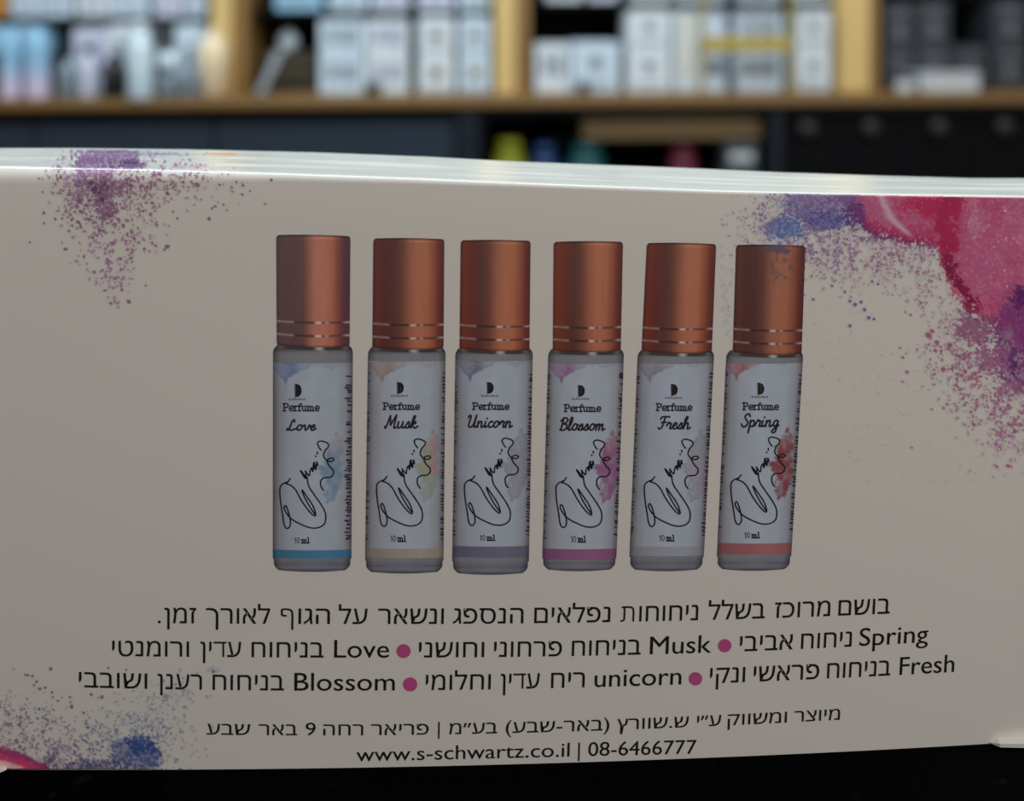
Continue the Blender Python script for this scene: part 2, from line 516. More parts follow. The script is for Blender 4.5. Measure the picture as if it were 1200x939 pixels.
cv.over(np.exp(-((d-0)/4)**2)*left*sstep(.3, .55, n0)*.6*sstep(1060, 1020, X), ink((96, 44, 96)))
# deep red around the fold and down the seam
cv.over(sstep(.46, .66, np.exp(-(((X-1096)/36)**2+((Y-240)/22)**2))*.48+n1*.32+n2*.2+n0*.12)*sstep(1128, 1119, X+(n1-.5)*30+(n0-.5)*12)*.88, ink((150, 14, 58)))
cv.over(sstep(.50, .70, np.exp(-(((X-1112-(n1-.5)*22)/14)**2))*sstep(325, 285, Y)*.42+n2*.35+n0*.25)*.88, ink((142, 18, 58)))
cv.over(sstep(.52, .72, np.exp(-(((X-1111-(n1-.5)*14)/13)**2+((Y-306)/17)**2))*.42+n2*.35+n0*.25)*.95, ink((84, 14, 40)))
cv.over(sstep(.52, .74, np.exp(-(((X-1129)/13)**2+((Y-347)/15)**2))*.42+n2*.35+n0*.25)*.9, ink((98, 24, 52)))
cv.over(sstep(.55, .75, np.exp(-(((X-1096)/34)**2+((Y-272)/10)**2))*.36+n2*.35+n0*.25)*.7, ink((150, 30, 66)))
cv.over(sstep(.55, .75, n1)*sstep(0, 8, d)*sstep(1116, 1130, X)*.40, ink((176, 108, 126)))
cv.over(sstep(.60, .72, n0)*sstep(4, 12, d)*left*.25, ink((184, 130, 142)))
seam = np.interp(Y, [228, 260, 300, 325, 350, 372], [1112, 1114, 1111, 1118, 1130, 1142])
sw = np.interp(Y, [228, 300, 330, 372], [13, 11, 9, 11])
sm = np.exp(-((X-seam-(n1-.5)*34-(n0-.5)*14)/sw)**2)*sstep(385, 350, Y)
cv.over(sstep(.40, .62, sm*.45+n2*.32+n0*.25)*.85, ink((140, 16, 58)))
cv.over(sstep(.50, .70, sm*.42*sstep(285, 305, Y)+n2*.34+n0*.25)*.85, ink((92, 20, 48)))
cv.over(sstep(.46, .66, np.exp(-(((X-1143)/18)**2+((Y-262)/30)**2))*.42+n1*.32+n0*.2)*.45, ink((162, 118, 130)))
cv.over(np.exp(-((d-1)/4.5)**2)*sstep(990, 1005, X)*sstep(1104, 1090, X)*sstep(.25, .5, n0*.5+n2*.5)*.8, ink((96, 22, 72)))
# pale lane through the pink
lane = np.abs(X-np.interp(Y, [226, 240, 255, 266, 278], [1031, 1036, 1044, 1055, 1068])+(n2-.5)*3)
cv.over(np.exp(-(lane/4.5)**2)*sstep(282, 268, Y)*.75, ink((172, 146, 148)))
# blue-violet cloud at the left
bl = np.exp(-(((X-962)/46)**2+((Y-238)/30)**2)**1.7)
tex2 = .68+.32*sstep(.36, .60, n0)
cv.over(sstep(.34, .54, bl*.56+n1*.16+n0*.28)*.95*tex2, ink((92, 72, 118)))
cv.over(sstep(.52, .72, np.exp(-(((X-940)/36)**2+((Y-234)/10)**2))*.40+n1*.3+n0*.25)*.5, ink((128, 104, 140)))
cv.over(sstep(.40, .60, np.exp(-(((X-920)/30)**2+((Y-268)/16)**2))*.52+n2*.24+n0*.24)*.95*tex2, ink((48, 84, 134)))
cv.over(sstep(.43, .63, np.exp(-(((X-968)/36)**2+((Y-260)/15)**2))*.50+n2*.24+n0*.26)*.92*tex2, ink((66, 62, 116)))
cv.over(sstep(.44, .64, np.exp(-(((X-1003)/15)**2+((Y-254)/22)**2))*.50+n2*.24+n0*.26)*.92*tex2, ink((80, 36, 92)))
cv.over(sstep(.56, .74, np.exp(-(((X-1014)/40)**2+((Y-280)/7)**2))*.42+n2*.24+n0*.32)*.8, ink((92, 54, 98)))
# purple cloud at the right rim
pr = np.exp(-(((np.where(X > 1194, (X-1194)*.5, X-1194))/32)**2+((Y-402)/66)**2)**1.5)
cv.over(sstep(.38, .60, pr*.56+n1*.2+n0*.28)*.95*tex2, ink((98, 46, 92)))
cv.over(sstep(.54, .74, np.exp(-(((X-1196)/17)**2+((Y-350)/24)**2))*.46+n2*.3+n0*.28)*.92, ink((70, 22, 74)))
cv.over(sstep(.54, .74, np.exp(-(((X-1184)/18)**2+((Y-424)/22)**2))*.46+n2*.3+n0*.28)*.92, ink((74, 32, 84)))
cv.over(sstep(.56, .78, np.exp(-(((X-1180)/15)**2+((Y-392)/12)**2))*.46+n2*.3+n0*.2)*.55, ink((140, 122, 132)))
cv.over(sstep(.48, .68, np.exp(-(((X-1142)/40)**2+((Y-386)/25)**2))*.42+n2*.25+n0*.36)*.85, ink((108, 50, 86)))
cv.over(sstep(.52, .72, np.exp(-(((X-1160)/30)**2+((Y-420)/26)**2))*.40+n2*.22+n0*.42)*.8, ink((118, 60, 100)))
blu = [ink(c) for c in ((84, 98, 132), (96, 104, 136), (78, 84, 126))]
vio = [ink(c) for c in ((118, 92, 130), (112, 84, 116), (126, 96, 122))]
mag = [ink(c) for c in ((132, 80, 104), (138, 74, 100), (120, 70, 98), (128, 86, 108))]
out = lambda x, y: y > np.interp(x, [985, 1030, 1098, 1140, 1200, 1292], [240, 278, 290, 372, 430, 474])
cv.spray(1300, [(930, 250, 30, 20, 2), (960, 290, 36, 16, 2), (905, 262, 18, 14, 1)], blu+vio, (.7, 1.6), (.5, .95))
cv.spray(1400, [(985, 300, 40, 16, 2), (1050, 302, 34, 16, 2.2), (1085, 325, 16, 22, 1)], vio+mag, (.7, 1.6), (.45, .9), out)
cv.spray(2350, [(1130, 405, 22, 24, 2), (1160, 440, 26, 30, 2.6), (1182, 480, 14, 26, 1.4), (1240, 478, 26, 22, .9)], mag, (.8, 1.8), (.5, .95), out)
cv.spray(260, [(1179, 523, 8, 14, 1), (1150, 478, 16, 18, 1)], [ink((146, 92, 126)), ink((136, 84, 122))], (.8, 1.7), (.5, .9))
cv.spray(120, [(870, 290, 16, 24, 1), (852, 350, 8, 20, 1.0)], [ink((126, 132, 140)), ink((120, 124, 134))], (.8, 1.8), (.3, .6))
for t in range(26):                                     # a few pale grains in the pink
    cv.dot(rng.uniform(1130, 1200), rng.uniform(240, 345), rng.uniform(.6, 1.4), ink((196, 140, 152)), .7)
for (x, y, r) in ((953, 351, 1.7), (975, 335, 1.7), (990, 342, 1.7), (1002, 357, 2.4), (1009, 354, 2.0), (1013, 363, 2.2), (1018, 372.5, 2.3), (1024, 374, 1.8), (996, 353, 2.0), (996, 382, 2.1), (1022, 330, 1.8), (1029, 333, 1.6)):
    cv.dot(x, y, r, ink((74, 70, 118)), .9)
for (x, y, r) in ((1088, 393, 3.4), (1092, 388, 2.4), (1098, 401, 2.2), (1055, 408, 1.3), (1058, 419, 1.6), (1063, 436, 1.9), (1067, 369, 1.4), (1079, 355, 1.6), (1110, 474, 1.6), (1141, 498, 1.8), (1105, 433, 2.4), (1168, 547, 1.7), (1181, 546, 2.0), (1127, 440, 2.2), (1096, 411, 2.2)):
    cv.dot(x, y, r, ink((140, 62, 96)), .9, 1.3, .6)
cv.a[Y < np.interp(X, [a for a, _ in TOPF], [b for _, b in TOPF])+.8] = 0
cv.build('ink_splash', box, L0, 'raspberry pink and violet ink splash in the upper right corner')

# ---- blue splash in the lower left corner
cv = Canvas(-90, 780, 262, 904, 1.35)
X, Y = cv.X, cv.Y
n1 = fbm(X/13, Y/13, 6); n2 = fbm(X/5, Y/5, 7, 3)
n0 = fbm(X/2.4, Y/2.4, 1, 2)
tex = .45+.55*sstep(.36, .60, n0)
tex2 = .68+.32*sstep(.36, .60, n0)
cv.over(sstep(.38, .58, np.exp(-(((X-160)/33)**2+((Y-884)/23)**2)**1.5)*.56+n1*.18+n0*.26)*.95*tex2, ink((60, 72, 112)))
cv.over(sstep(.42, .62, np.exp(-(((X-167)/20)**2+((Y-874)/16)**2))*.50+n2*.25+n0*.25)*.92, ink((40, 60, 108)))
cv.over(sstep(.38, .60, np.exp(-(((X-108)/42)**2+((Y-901)/14)**2))*.52+n2*.22+n0*.26)*.95*tex2, ink((70, 60, 100)))
cv.over(sstep(.50, .72, np.exp(-(((X-58)/15)**2+((Y-894)/14)**2))*.46+n2*.25+n0*.28)*.9, ink((78, 44, 80)))
cv.over(sstep(.56, .76, np.exp(-(((X-70)/60)**2+((Y-880)/16)**2))*.32+n2*.25+n0*.40)*.7, ink((100, 80, 106)))
arc = Y-np.interp(X, [-90, -40, 0, 20, 40, 55, 66], [846, 862, 875, 880, 889, 898, 906])+(n2-.5)*6
cv.over(sstep(-4, 3, arc)*sstep(70, 58, X)*.95, ink((128, 34, 84)))
cv.over(sstep(6, 10, arc)*sstep(52, 42, X)*.92, ink((172, 50, 84)))
cv.over(sstep(12, 19, arc)*sstep(34, 20, X)*.92, ink((190, 150, 150)))
blu = [ink(c) for c in ((92, 92, 118), (84, 84, 112), (102, 100, 124))]
pl = [ink(c) for c in ((112, 80, 104), (104, 72, 100), (96, 70, 104))]
cv.spray(900, [(60, 866, 34, 16, 2), (100, 872, 40, 18, 2), (30, 850, 22, 18, 1.2)], blu+pl, (.7, 1.6), (.45, .9))
cv.spray(760, [(165, 850, 24, 14, 2), (190, 868, 20, 18, 1.4), (195, 815, 22, 12, 1.2), (130, 862, 16, 14, 1)], [ink((98, 110, 130)), ink((110, 118, 132)), ink((88, 100, 128))], (.7, 1.7), (.35, .8))
cv.spray(160, [(12, 862, 14, 10, 1), (8, 820, 10, 16, .4), (-40, 846, 24, 10, 1)], [ink((132, 74, 104)), ink((118, 72, 100))], (.7, 1.5), (.4, .8))
for (x, y, r) in ((59.5, 784, 2.2), (30, 791, 1.6), (33, 791.5, 1.6), (38, 792.5, 1.8), (43, 799, 1.7), (40, 803, 1.5), (47, 807.5, 2.0), (53, 806, 1.7), (61, 811.5, 1.6), (68, 821.5, 1.5), (62, 817, 1.3), (46, 831, 1.7), (82, 817, 1.6), (107, 814, 2.0), (119.5, 817, 2.3), (84, 828, 2.3), (32, 819, 1.3), (44, 842, 1.6), (127, 783, 1.5), (148, 785, 1.3), (250, 787, 2.2), (98, 835.5, 1.8)):
    cv.dot(x, y, r, ink((74, 68, 104)), .8)
for x in range(244, 258, 3):
    cv.dot(x, 787+rng.normal(0, 3), 2.0, ink((122, 126, 136)), .5)
cv.build('ink_splash', box, L0, 'blue ink splash in the lower left corner')

# ------------------------------------------------------------------ the six printed bottles
def smooth_path(pts, sub=6):
    p = [np.array(a, float) for a in pts]
    if len(p) < 3: return p
    q = [2*p[0]-p[1]]+p+[2*p[-1]-p[-2]]
    outp = []
    for i in range(1, len(q)-2):
        for k in range(sub):
            t = k/sub
            outp.append(.5*((2*q[i])+(-q[i-1]+q[i+1])*t+(2*q[i-1]-5*q[i]+4*q[i+1]-q[i+2])*t*t+(-q[i-1]+3*q[i]-3*q[i+1]+q[i+2])*t**3))
    outp.append(p[-1])
    return outp

class Ink2D:
    """flat strokes and fills in photograph pixels, later laid on the card"""
    def __init__(self): self.v = []; self.f = []; self.c = []
    def poly(self, pts, col):
        n = len(self.v)
        self.v += [tuple(p) for p in pts]; self.f.append(tuple(range(n, n+len(pts)))); self.c += [col]*len(pts)
    def stroke(self, pts, w, col, sub=5, smooth=True):
        p = smooth_path(pts, sub) if smooth else [np.array(a, float) for a in pts]
        n = len(self.v)
        L = len(p)
        for i in range(L):
            t = p[min(i+1, L-1)]-p[max(i-1, 0)]
            l = np.linalg.norm(t)
            t = t/l if l > 1e-9 else np.array([1., 0])
            nn = np.array([-t[1], t[0]])*w/2
            self.v += [tuple(p[i]+nn), tuple(p[i]-nn)]; self.c += [col, col]
        for i in range(L-1):
            self.f.append((n+2*i, n+2*i+1, n+2*i+3, n+2*i+2))
        for e in (0, L-1):                                # round ends
            m = len(self.v)
            for k in range(8):
                a = 2*math.pi*k/8
                self.v.append((p[e][0]+w/2*math.cos(a), p[e][1]+w/2*math.sin(a))); self.c.append(col)
            self.f.append(tuple(range(m, m+8)))

GL = {
 'o': (.9, [[(.1,.5),(.3,.95),(.62,.9),(.7,.42),(.42,.02),(.12,.2),(.1,.5)], [(.62,.85),(.95,.78)]]),
 'v': (.88, [[(0,.85),(.15,.95),(.3,.2),(.4,.02),(.68,.55),(.65,.95),(.9,.8)]]),
 'e': (.76, [[(.1,.42),(.5,.6),(.55,.9),(.32,.96),(.1,.5),(.25,.05),(.5,.05),(.8,.35)]]),
 'u': (.98, [[(.1,.95),(.1,.2),(.3,.02),(.6,.35),(.66,.95)], [(.66,.9),(.66,.2),(.8,.03),(1.0,.2)]]),
 's': (.75, [[(0,.1),(.42,.98),(.55,.55),(.5,.1),(.3,.02),(.12,.18)], [(.4,.03),(.8,.3)]]),
 'k': (.95, [[(.1,0),(.12,1.0),(.25,1.85),(.38,1.6),(.12,.7)], [(.15,.5),(.48,.98),(.6,.75),(.25,.5),(.5,.05),(.72,.05),(.95,.3)]]),
 'n': (1.0, [[(.1,.95),(.12,0)], [(.12,.5),(.4,.95),(.6,.8),(.6,.15),(.75,.02),(1.0,.28)]]),
 'i': (.5, [[(.1,.92),(.1,.15),(.25,.02),(.5,.25)], [(.2,1.38),(.24,1.42)]]),
 'c': (.74, [[(.6,.8),(.4,.97),(.1,.5),(.25,.03),(.5,.05),(.78,.3)]]),
 'r': (.78, [[(.0,.5),(.25,1.08),(.32,.85),(.58,.85),(.5,.2),(.64,.02),(.82,.2)]]),
 'l': (.52, [[(0,.2),(.36,1.2),(.36,1.95),(.16,1.8),(.12,.3),(.25,.02),(.54,.25)]]),
 'm': (1.3, [[(.1,.95),(.1,0)], [(.1,.5),(.35,.95),(.5,.8),(.5,0)], [(.5,.5),(.76,.95),(.92,.8),(.92,.12),(1.06,.02),(1.3,.25)]]),
 'h': (1.0, [[(.1,0),(.1,1.4),(.3,1.95),(.38,1.6),(.1,.9)], [(.1,.5),(.4,.95),(.6,.8),(.6,.12),(.75,.02),(1.0,.25)]]),
 'p': (.88, [[(.1,.95),(.1,-.9)], [(.1,.6),(.4,.97),(.68,.6),(.5,.05),(.12,.15)], [(.5,.05),(.88,.25)]]),
 'g': (.88, [[(.62,.85),(.35,.97),(.1,.5),(.3,.03),(.6,.4),(.66,.95),(.6,-.5),(.35,-.9),(.1,-.6),(.88,.25)]]),
 'L': (1.15, [[(.70,1.55),(.60,1.95),(.38,1.65),(.32,.85),(.18,.12),(-.05,.08),(.08,.3),(.5,.02),(1.12,.28)]]),
 'M': (1.5, [[(-.05,.25),(.08,.02),(.38,1.85)], [(.38,1.85),(.62,.45)], [(.62,.45),(1.15,1.95)], [(1.15,1.95),(1.12,.2),(1.28,.02),(1.5,.2)]]),
 'U': (1.4, [[(0,1.5),(.15,1.9),(.35,1.6),(.25,.4),(.5,.02),(.9,.45),(1.08,1.9)], [(1.08,1.9),(1.02,.3),(1.17,.02),(1.4,.25)]]),
 'B': (1.15, [[(.32,1.7),(.2,0)], [(0,1.4),(.4,1.95),(.9,1.7),(.75,1.15),(.38,1.0),(.88,.85),(.92,.3),(.5,.0),(.1,.1)]]),
 'F': (1.0, [[(.0,1.55),(.2,1.88),(1.15,1.92)], [(.58,1.85),(.42,.4),(.1,.0),(-.1,.18)], [(.2,1.0),(.85,1.06)]]),
 'S': (1.0, [[(.92,1.55),(.68,1.95),(.25,1.6),(.42,1.12),(.78,.65),(.6,.1),(.2,.0),(-.05,.4)]]),
}
def script_word(I, word, x0, x1, base, cap, lean, col):
    k = (base-cap)/1.95
    adv = 0; paths = []
    for ch in word:
        a, ps = GL[ch]
        for p in ps: paths.append([(adv+x+y*.16, y) for x, y in p])
        adv += a
    xs = [x for p in paths for x, _ in p]
    mn, mx = min(xs), max(xs)
    for p in paths:
        I.stroke([(x0+(x-mn)/(mx-mn)*(x1-x0)+lean*(-y*k), base-y*k) for x, y in p], 2.1, col, 4)

SERIF = {   # bold slab letters: strokes in x 0..1, y 0..1 (cap height 1)
 'P': (1.05, [[(.25,0),(.25,1)], [(.05,0),(.5,0)], [(.05,1),(.6,1),(.88,.88),(.88,.6),(.6,.47),(.3,.47)]]),
 'e': (.82, [[(.12,.34),(.72,.34),(.66,.6),(.4,.68),(.16,.52),(.12,.2),(.36,.0),(.7,.08)]]),
 'r': (.72, [[(.22,0),(.22,.66)], [(.05,0),(.45,0)], [(.05,.66),(.22,.66)], [(.22,.45),(.4,.66),(.66,.62)]]),
 'f': (.6, [[(.25,0),(.25,.8),(.4,1.0),(.62,.95)], [(.06,.66),(.52,.66)], [(.06,0),(.48,0)]]),
 'u': (.95, [[(.05,.66),(.22,.66),(.22,.15),(.4,0),(.7,.14)], [(.55,.66),(.72,.66),(.72,0),(.9,0)]]),
 'm': (1.35, [[(.05,.66),(.22,.66),(.22,0)], [(.06,0),(.38,0)], [(.22,.5),(.42,.67),(.62,.55),(.62,0)], [(.5,0),(.76,0)], [(.62,.5),(.84,.67),(1.04,.55),(1.04,0)], [(.92,0),(1.26,0)]]),
 'l': (.5, [[(.05,1.0),(.22,1.0),(.22,0)], [(.05,0),(.42,0)]]),
 '1': (.55, [[(.1,.8),(.3,1.0),(.3,0)]]),
 '0': (.75, [[(.35,1),(.1,.7),(.1,.3),(.35,0),(.6,.3),(.6,.7),(.35,1)]]),
 ' ': (.3, []),
}
def slab_word(I, word, x0, x1, base, cap, w, col, light=None):
    k = base-cap; adv = 0; paths = []
    for ch in word:
        a, ps = SERIF[ch]
        for p in ps: paths.append((ch, [(adv+x, y) for x, y in p]))
        adv += a
    xs = [x for _, p in paths for x, _ in p]; mn, mx = min(xs), max(xs)
    for ch, p in paths:
        I.stroke([(x0+(x-mn)/(mx-mn)*(x1-x0), base-y*k) for x, y in p], w*(.6 if ch.isdigit() else 1), light if (light is not None and ch.isdigit()) else col, 3, smooth=len(p) > 4)

SIG = [   # the handwritten flourish, traced on the third bottle
 [(137,478),(128,490),(119,500)],
 [(128,491),(105,501),(92,520),(94,575),(104,640),(110,680),(122,697),(134,690),(138,668),(130,628),(118,598),(110,604),(117,625),(142,655),(180,677),(225,694),(262,693),(286,678),(293,655),(290,625),(270,588),(240,545),(218,510),(211,470)],
 [(118,500),(140,508),(162,530),(185,572),(215,615),(240,640),(249,636),(238,600),(212,560),(188,527),(200,560),(222,600),(245,634)],
 [(211,480),(196,458),(182,442),(192,462),(203,476),(206,455),(203,443),(214,460),(222,464),(224,445),(232,430),(236,448),(240,428),(246,418),(248,440),(252,424),(254,404),(258,420)],
 [(240,408),(236,440)], [(244,405),(243,432)],
 [(248,378),(250,381)], [(256,362),(256,370)],
 [(272,352),(262,338),(257,322),(268,313),(288,316),(304,325),(304,338),(290,356),(284,378),(298,398),(318,402),(329,395),(322,388),(304,392),(300,404),(310,424),(326,442),(326,460),(312,472),(288,474),(272,486),(272,512),(283,530)],
]
SIG = [[(520+x/3.755, 430+y/3.755) for x, y in p] for p in SIG]

BK = {  # names: cap (4 corners), body (top l/r, bottom l/r, y's), stripe, label lettering, colours
 'Love':    dict(cap=[(324.0,275.3),(410.8,276.7),(409.8,405.5),(324.6,404.0)], body=(320.3,413.6,408,320.0,411.8,668.0), lab=(424.5,643.5,653.2), stripe=(61,106,130), bl=(84,98,126), br=((140,122,128),(90,114,134)), logo=(345,449.5,467.3), perf=(332,374,481.2,472.8), name=(336.2,370.5,504,491.6), ml=(345.4,362.7,636,629.8), sig=(-216.1,3.3), side=9, tint=(70,50,50)),
 'Musk':    dict(cap=[(437.8,279.4),(520.8,280.2),(519.8,408.0),(436.6,406.8)], body=(431.6,522.2,410,428.0,519.6,670.0), lab=(422.5,641.8,653.0), stripe=(137,127,112), bl=(132,106,96), br=((146,112,98),(126,126,92)), logo=(464.7,447.3,463.3), perf=(449.2,491.5,479.6,471.9), name=(451.2,489.6,501.4,486.2), ml=(458,475.5,634.3,627.2), sig=(-102.9,.8), side=3, tint=(86,42,38)),
 'Unicorn': dict(cap=[(540.1,281.6),(621.8,282.2),(620.4,410.0),(538.8,408.2)], body=(534.0,624.4,411,530.0,619.5,671.5), lab=(422.0,639.2,652.0), stripe=(93,90,103), bl=(92,86,102), br=((118,114,126),(112,106,124)), logo=(570,447.3,463.3), perf=(553.8,596.3,479.6,471.9), name=(548.6,600.4,500.6,486), ml=(562.6,580,633,626.6), sig=(0,0), side=3, tint=(98,44,32)),
 'Blossom': dict(cap=[(649.0,283.4),(730.0,283.4),(727.4,410.8),(648.0,410.2)], body=(642.8,731.2,412,635.4,721.8,667.3), lab=(425.3,642.3,654.6), stripe=(122,76,106), bl=(116,78,112), br=((136,80,92),(122,72,106)), logo=(676.7,450.8,466.8), perf=(661.2,703.6,482,474), name=(656.2,708.6,504,489.2), ml=(669.2,686.2,635,627.8), sig=(107.1,2.2), side=3, tint=(100,46,32)),
 'Fresh':   dict(cap=[(758.2,284.8),(839.2,286.0),(834.0,412.6),(752.0,411.2)], body=(747.6,836.8,413,737.3,823.9,667.3), lab=(425.3,639.4,650.6), stripe=(124,122,126), bl=(98,92,98), br=((114,108,118),(124,108,118)), logo=(785.5,449.5,465.6), perf=(769.0,810.4,480.8,472.8), name=(771.2,808.7,502.4,487.8), ml=(772.6,790,633.6,626.6), sig=(210.6,1.1), side=3, tint=(94,42,32)),
 'Spring':  dict(cap=[(862.8,287.0),(943.7,288.0),(939.2,414.5),(858.8,412.6)], body=(851.4,941.2,414,839.6,926.2,666.8), lab=(425.0,635.6,648.4), stripe=(136,84,84), bl=(132,74,78), br=((122,64,66),(114,56,58)), logo=(886.7,448.1,464.6), perf=(870.3,911.8,479.8,471.9), name=(868.6,912.5,499.8,484.6), ml=(872.5,889.8,630,623.6), sig=(312.0,-1.3), side=3, tint=(84,46,34)),
}
def grid_part(name, parent, pts, cols, extra, lift, label=None):
    ny, nx = pts.shape[:2]
    vs = [P(x, y, lift)-BOX_O for x, y in pts.reshape(-1, 2)]
    fs = []
    for j in range(ny-1):
        for i in range(nx-1):
            a = j*nx+i
            fs.append((a, a+nx, a+nx+1, a+1))
    cs = cols.reshape(-1, 3)
    if extra is not None and extra.v:
        n = len(vs)
        vs += [P(x, y, lift+L0)-BOX_O for x, y in extra.v]
        # every ink face must look out of the card
        for f in extra.f:
            p = [extra.v[i] for i in f]
            ar = sum(p[i][0]*p[(i+1) % len(p)][1]-p[(i+1) % len(p)][0]*p[i][1] for i in range(len(p)))
            fs.append(tuple(n+i for i in (f if ar < 0 else f[::-1])))
        cs = np.vstack([cs, np.array(extra.c)])
    o = mesh_obj(name, vs, fs, M['print'], parent, smooth=False, vcol=cs)
    if label: o['label'] = label
    return o
def ramp(u, tab):
    t = [a for a, _ in tab]
    return np.stack([np.interp(u, t, [c[k] for _, c in tab]) for k in range(3)], -1)
def obs(arr, k=1.0):
    """observed print colours (0..255) to reflectance"""
    v = np.clip(np.asarray(arr)*k, 0, 255)/255.
    l = np.where(v <= .04045, v/12.92, ((v+.055)/1.055)**2.4)
    return np.clip(np.array(PAPER)*l/np.array(PAPER_OBS), .004, .92)
BLACK = np.array([.022, .020, .024])
BAND = {'Love': 'blue', 'Musk': 'beige', 'Unicorn': 'slate', 'Blossom': 'magenta', 'Fresh': 'faint grey', 'Spring': 'coral red'}
for name, b in BK.items():
    (x0, x1, yt, xb0, xb1, yb) = b['body']
    def body_pt(u, v, grow=0.0):
        xl = x0+(xb0-x0)*v; xr = x1+(xb1-x1)*v
        return xl+(xr-xl)*u
    # --- glass
    nx, ny = 84, 150
    u, v = np.meshgrid(np.linspace(0, 1, nx), np.linspace(0, 1, ny))
    yy = yt-4+(yb-yt+4)*v
    # rounded shoulder and foot
    dy_t = (yy-(yt-4)); dy_b = yb-yy
    ins = np.where(dy_t < 9, (9-dy_t)**2/81*5.0, 0)+np.where(dy_b < 8, (8-dy_b)**2/64*6.0, 0)+np.where(dy_b < 14, 1.2, 0)
    vv = (yy-yt)/(yb-yt)
    xl = x0+(xb0-x0)*vv+ins; xr = x1+(xb1-x1)*vv-ins
    xx = xl+(xr-xl)*u
    yy = yy+np.where(v > .9, (v-.9)/.1, 0)*2.0*(1-(2*u-1)**2)
    pts = np.stack([xx, yy], -1)
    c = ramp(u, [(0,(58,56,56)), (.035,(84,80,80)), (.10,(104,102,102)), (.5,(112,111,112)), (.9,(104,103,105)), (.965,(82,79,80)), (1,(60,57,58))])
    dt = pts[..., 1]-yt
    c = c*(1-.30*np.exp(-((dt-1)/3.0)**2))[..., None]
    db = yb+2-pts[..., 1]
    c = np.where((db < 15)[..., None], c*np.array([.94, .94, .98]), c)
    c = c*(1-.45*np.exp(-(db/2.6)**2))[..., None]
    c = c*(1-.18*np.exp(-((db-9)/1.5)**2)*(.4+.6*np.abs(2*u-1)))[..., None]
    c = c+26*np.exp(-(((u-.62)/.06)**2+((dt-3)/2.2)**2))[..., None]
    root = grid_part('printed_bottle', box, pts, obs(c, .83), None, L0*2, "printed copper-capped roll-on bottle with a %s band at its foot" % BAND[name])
    # --- label with its lettering
    (ya, ys, ye) = b['lab']
    nx, ny = 100, 250
    u, v = np.meshgrid(np.linspace(0, 1, nx), np.linspace(0, 1, ny))
    yy = ya+(ye-ya)*v
    vv = (yy-yt)/(yb-yt)
    xl = x0+(xb0-x0)*vv+.3; xr = x1+(xb1-x1)*vv-.3
    xx = xl+(xr-xl)*u
    pts = np.stack([xx, yy+1.2*(1-(2*u-1)**2)], -1)
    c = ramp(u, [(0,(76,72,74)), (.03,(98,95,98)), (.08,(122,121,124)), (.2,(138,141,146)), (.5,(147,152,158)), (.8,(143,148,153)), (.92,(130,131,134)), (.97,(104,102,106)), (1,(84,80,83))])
    dx, dyy = b['sig']
    PX, PY = pts[..., 0]-dx, pts[..., 1]-dyy
    n1 = fbm(PX/7+3, PY/7, 2, 4); n2 = fbm(PX/18, PY/18, 5, 3)
    c = c+((n2-.5)*14)[..., None]*np.array([.6, .6, 1.0])
    def wash(m, col):
        global c
        k = np.array(col)
        c = c*(1-m[..., None])+k*m[..., None]
    # side wash behind the flourish
    n0 = fbm(PX/2.8, PY/2.8, 6, 2)
    hw_ = np.interp(PY, [498, 506, 515, 530, 546, 560, 575, 584, 592], [-8, 1, 7, 8, 13, 9, 7, 3, -8])
    cx_ = np.interp(PY, [503, 530, 546, 560, 575, 590], [611, 608, 603, 607, 603, 599])
    q_ = hw_-np.abs(PX-cx_)+(n1-.5)*14+(n0-.5)*6
    f1 = sstep(-1.5, 2.5, q_)*(.55+.45*sstep(.3, .65, n1))*{'Spring': .95, 'Blossom': .9, 'Love': .75, 'Musk': .65, 'Unicorn': .5, 'Fresh': .45}[name]
    top, bot = b['br']
    t = sstep(516, 536, PY+(n1-.5)*20)[..., None]
    cc = np.array(top)*(1-t)+np.array(bot)*t
    if name == 'Musk': cc = np.where((PY > 556)[..., None], np.array((122, 127, 104)), np.where((PX > 606)[..., None], np.array((144, 104, 92)), cc))
    c = c*(1-f1[..., None])+cc*f1[..., None]
    rim = np.exp(-(q_/1.6)**2)*.30*(.5 if name in ('Love', 'Musk') else 1)
    c = c*(1-rim[..., None])+cc*.72*rim[..., None]
    # corner wash at the upper left
    hh_ = np.interp(PX, [534, 540, 545, 551, 556, 562, 570, 582, 600, 614], [3, 10, 17, 21, 14, 9, 6, 3, 5, 1])
    q_ = hh_-(PY-423)+(n1-.5)*9+(n0-.5)*5
    f2 = sstep(-1.5, 2.5, q_)*np.interp(PX, [540, 560, 568, 610], [.95, .85, .3, .2])*(.5+.5*sstep(.3, .6, n1))
    if name == 'Fresh': f2 = f2*.7
    wash(f2, b['bl'])
    rim = np.exp(-(q_/1.5)**2)*.35*np.interp(PX, [566, 585], [1, .3])
    wash(rim, tuple(.68*np.array(b['bl'])))
    # coloured band at the foot
    st = sstep(ys-.7, ys+.7, yy)
    sc_ = np.array(b['stripe'])*(ramp(u, [(0,(.62,)*3), (.06,(.85,)*3), (.3,(.97,)*3), (.7,(1.05,)*3), (.93,(.95,)*3), (1,(.7,)*3)]))
    if name == 'Fresh': st = st*.7
    c = c*(1-st[..., None])+sc_*st[..., None]
    I = Ink2D()
    for p in SIG: I.stroke([(x+dx, y+dyy) for x, y in p], 1.65, BLACK, 5)
    # emblem: half disc with a split, small line of letters under it
    lx, ly0, ly1 = b['logo']
    h = (ly1-ly0); r = 8.0
    arc = [(lx+2.0+6.6*max(0, 1-(2*k/14-1)**2)**.42, ly0+(h-2.0)*k/14) for k in range(15)]
    I.poly(arc, BLACK)
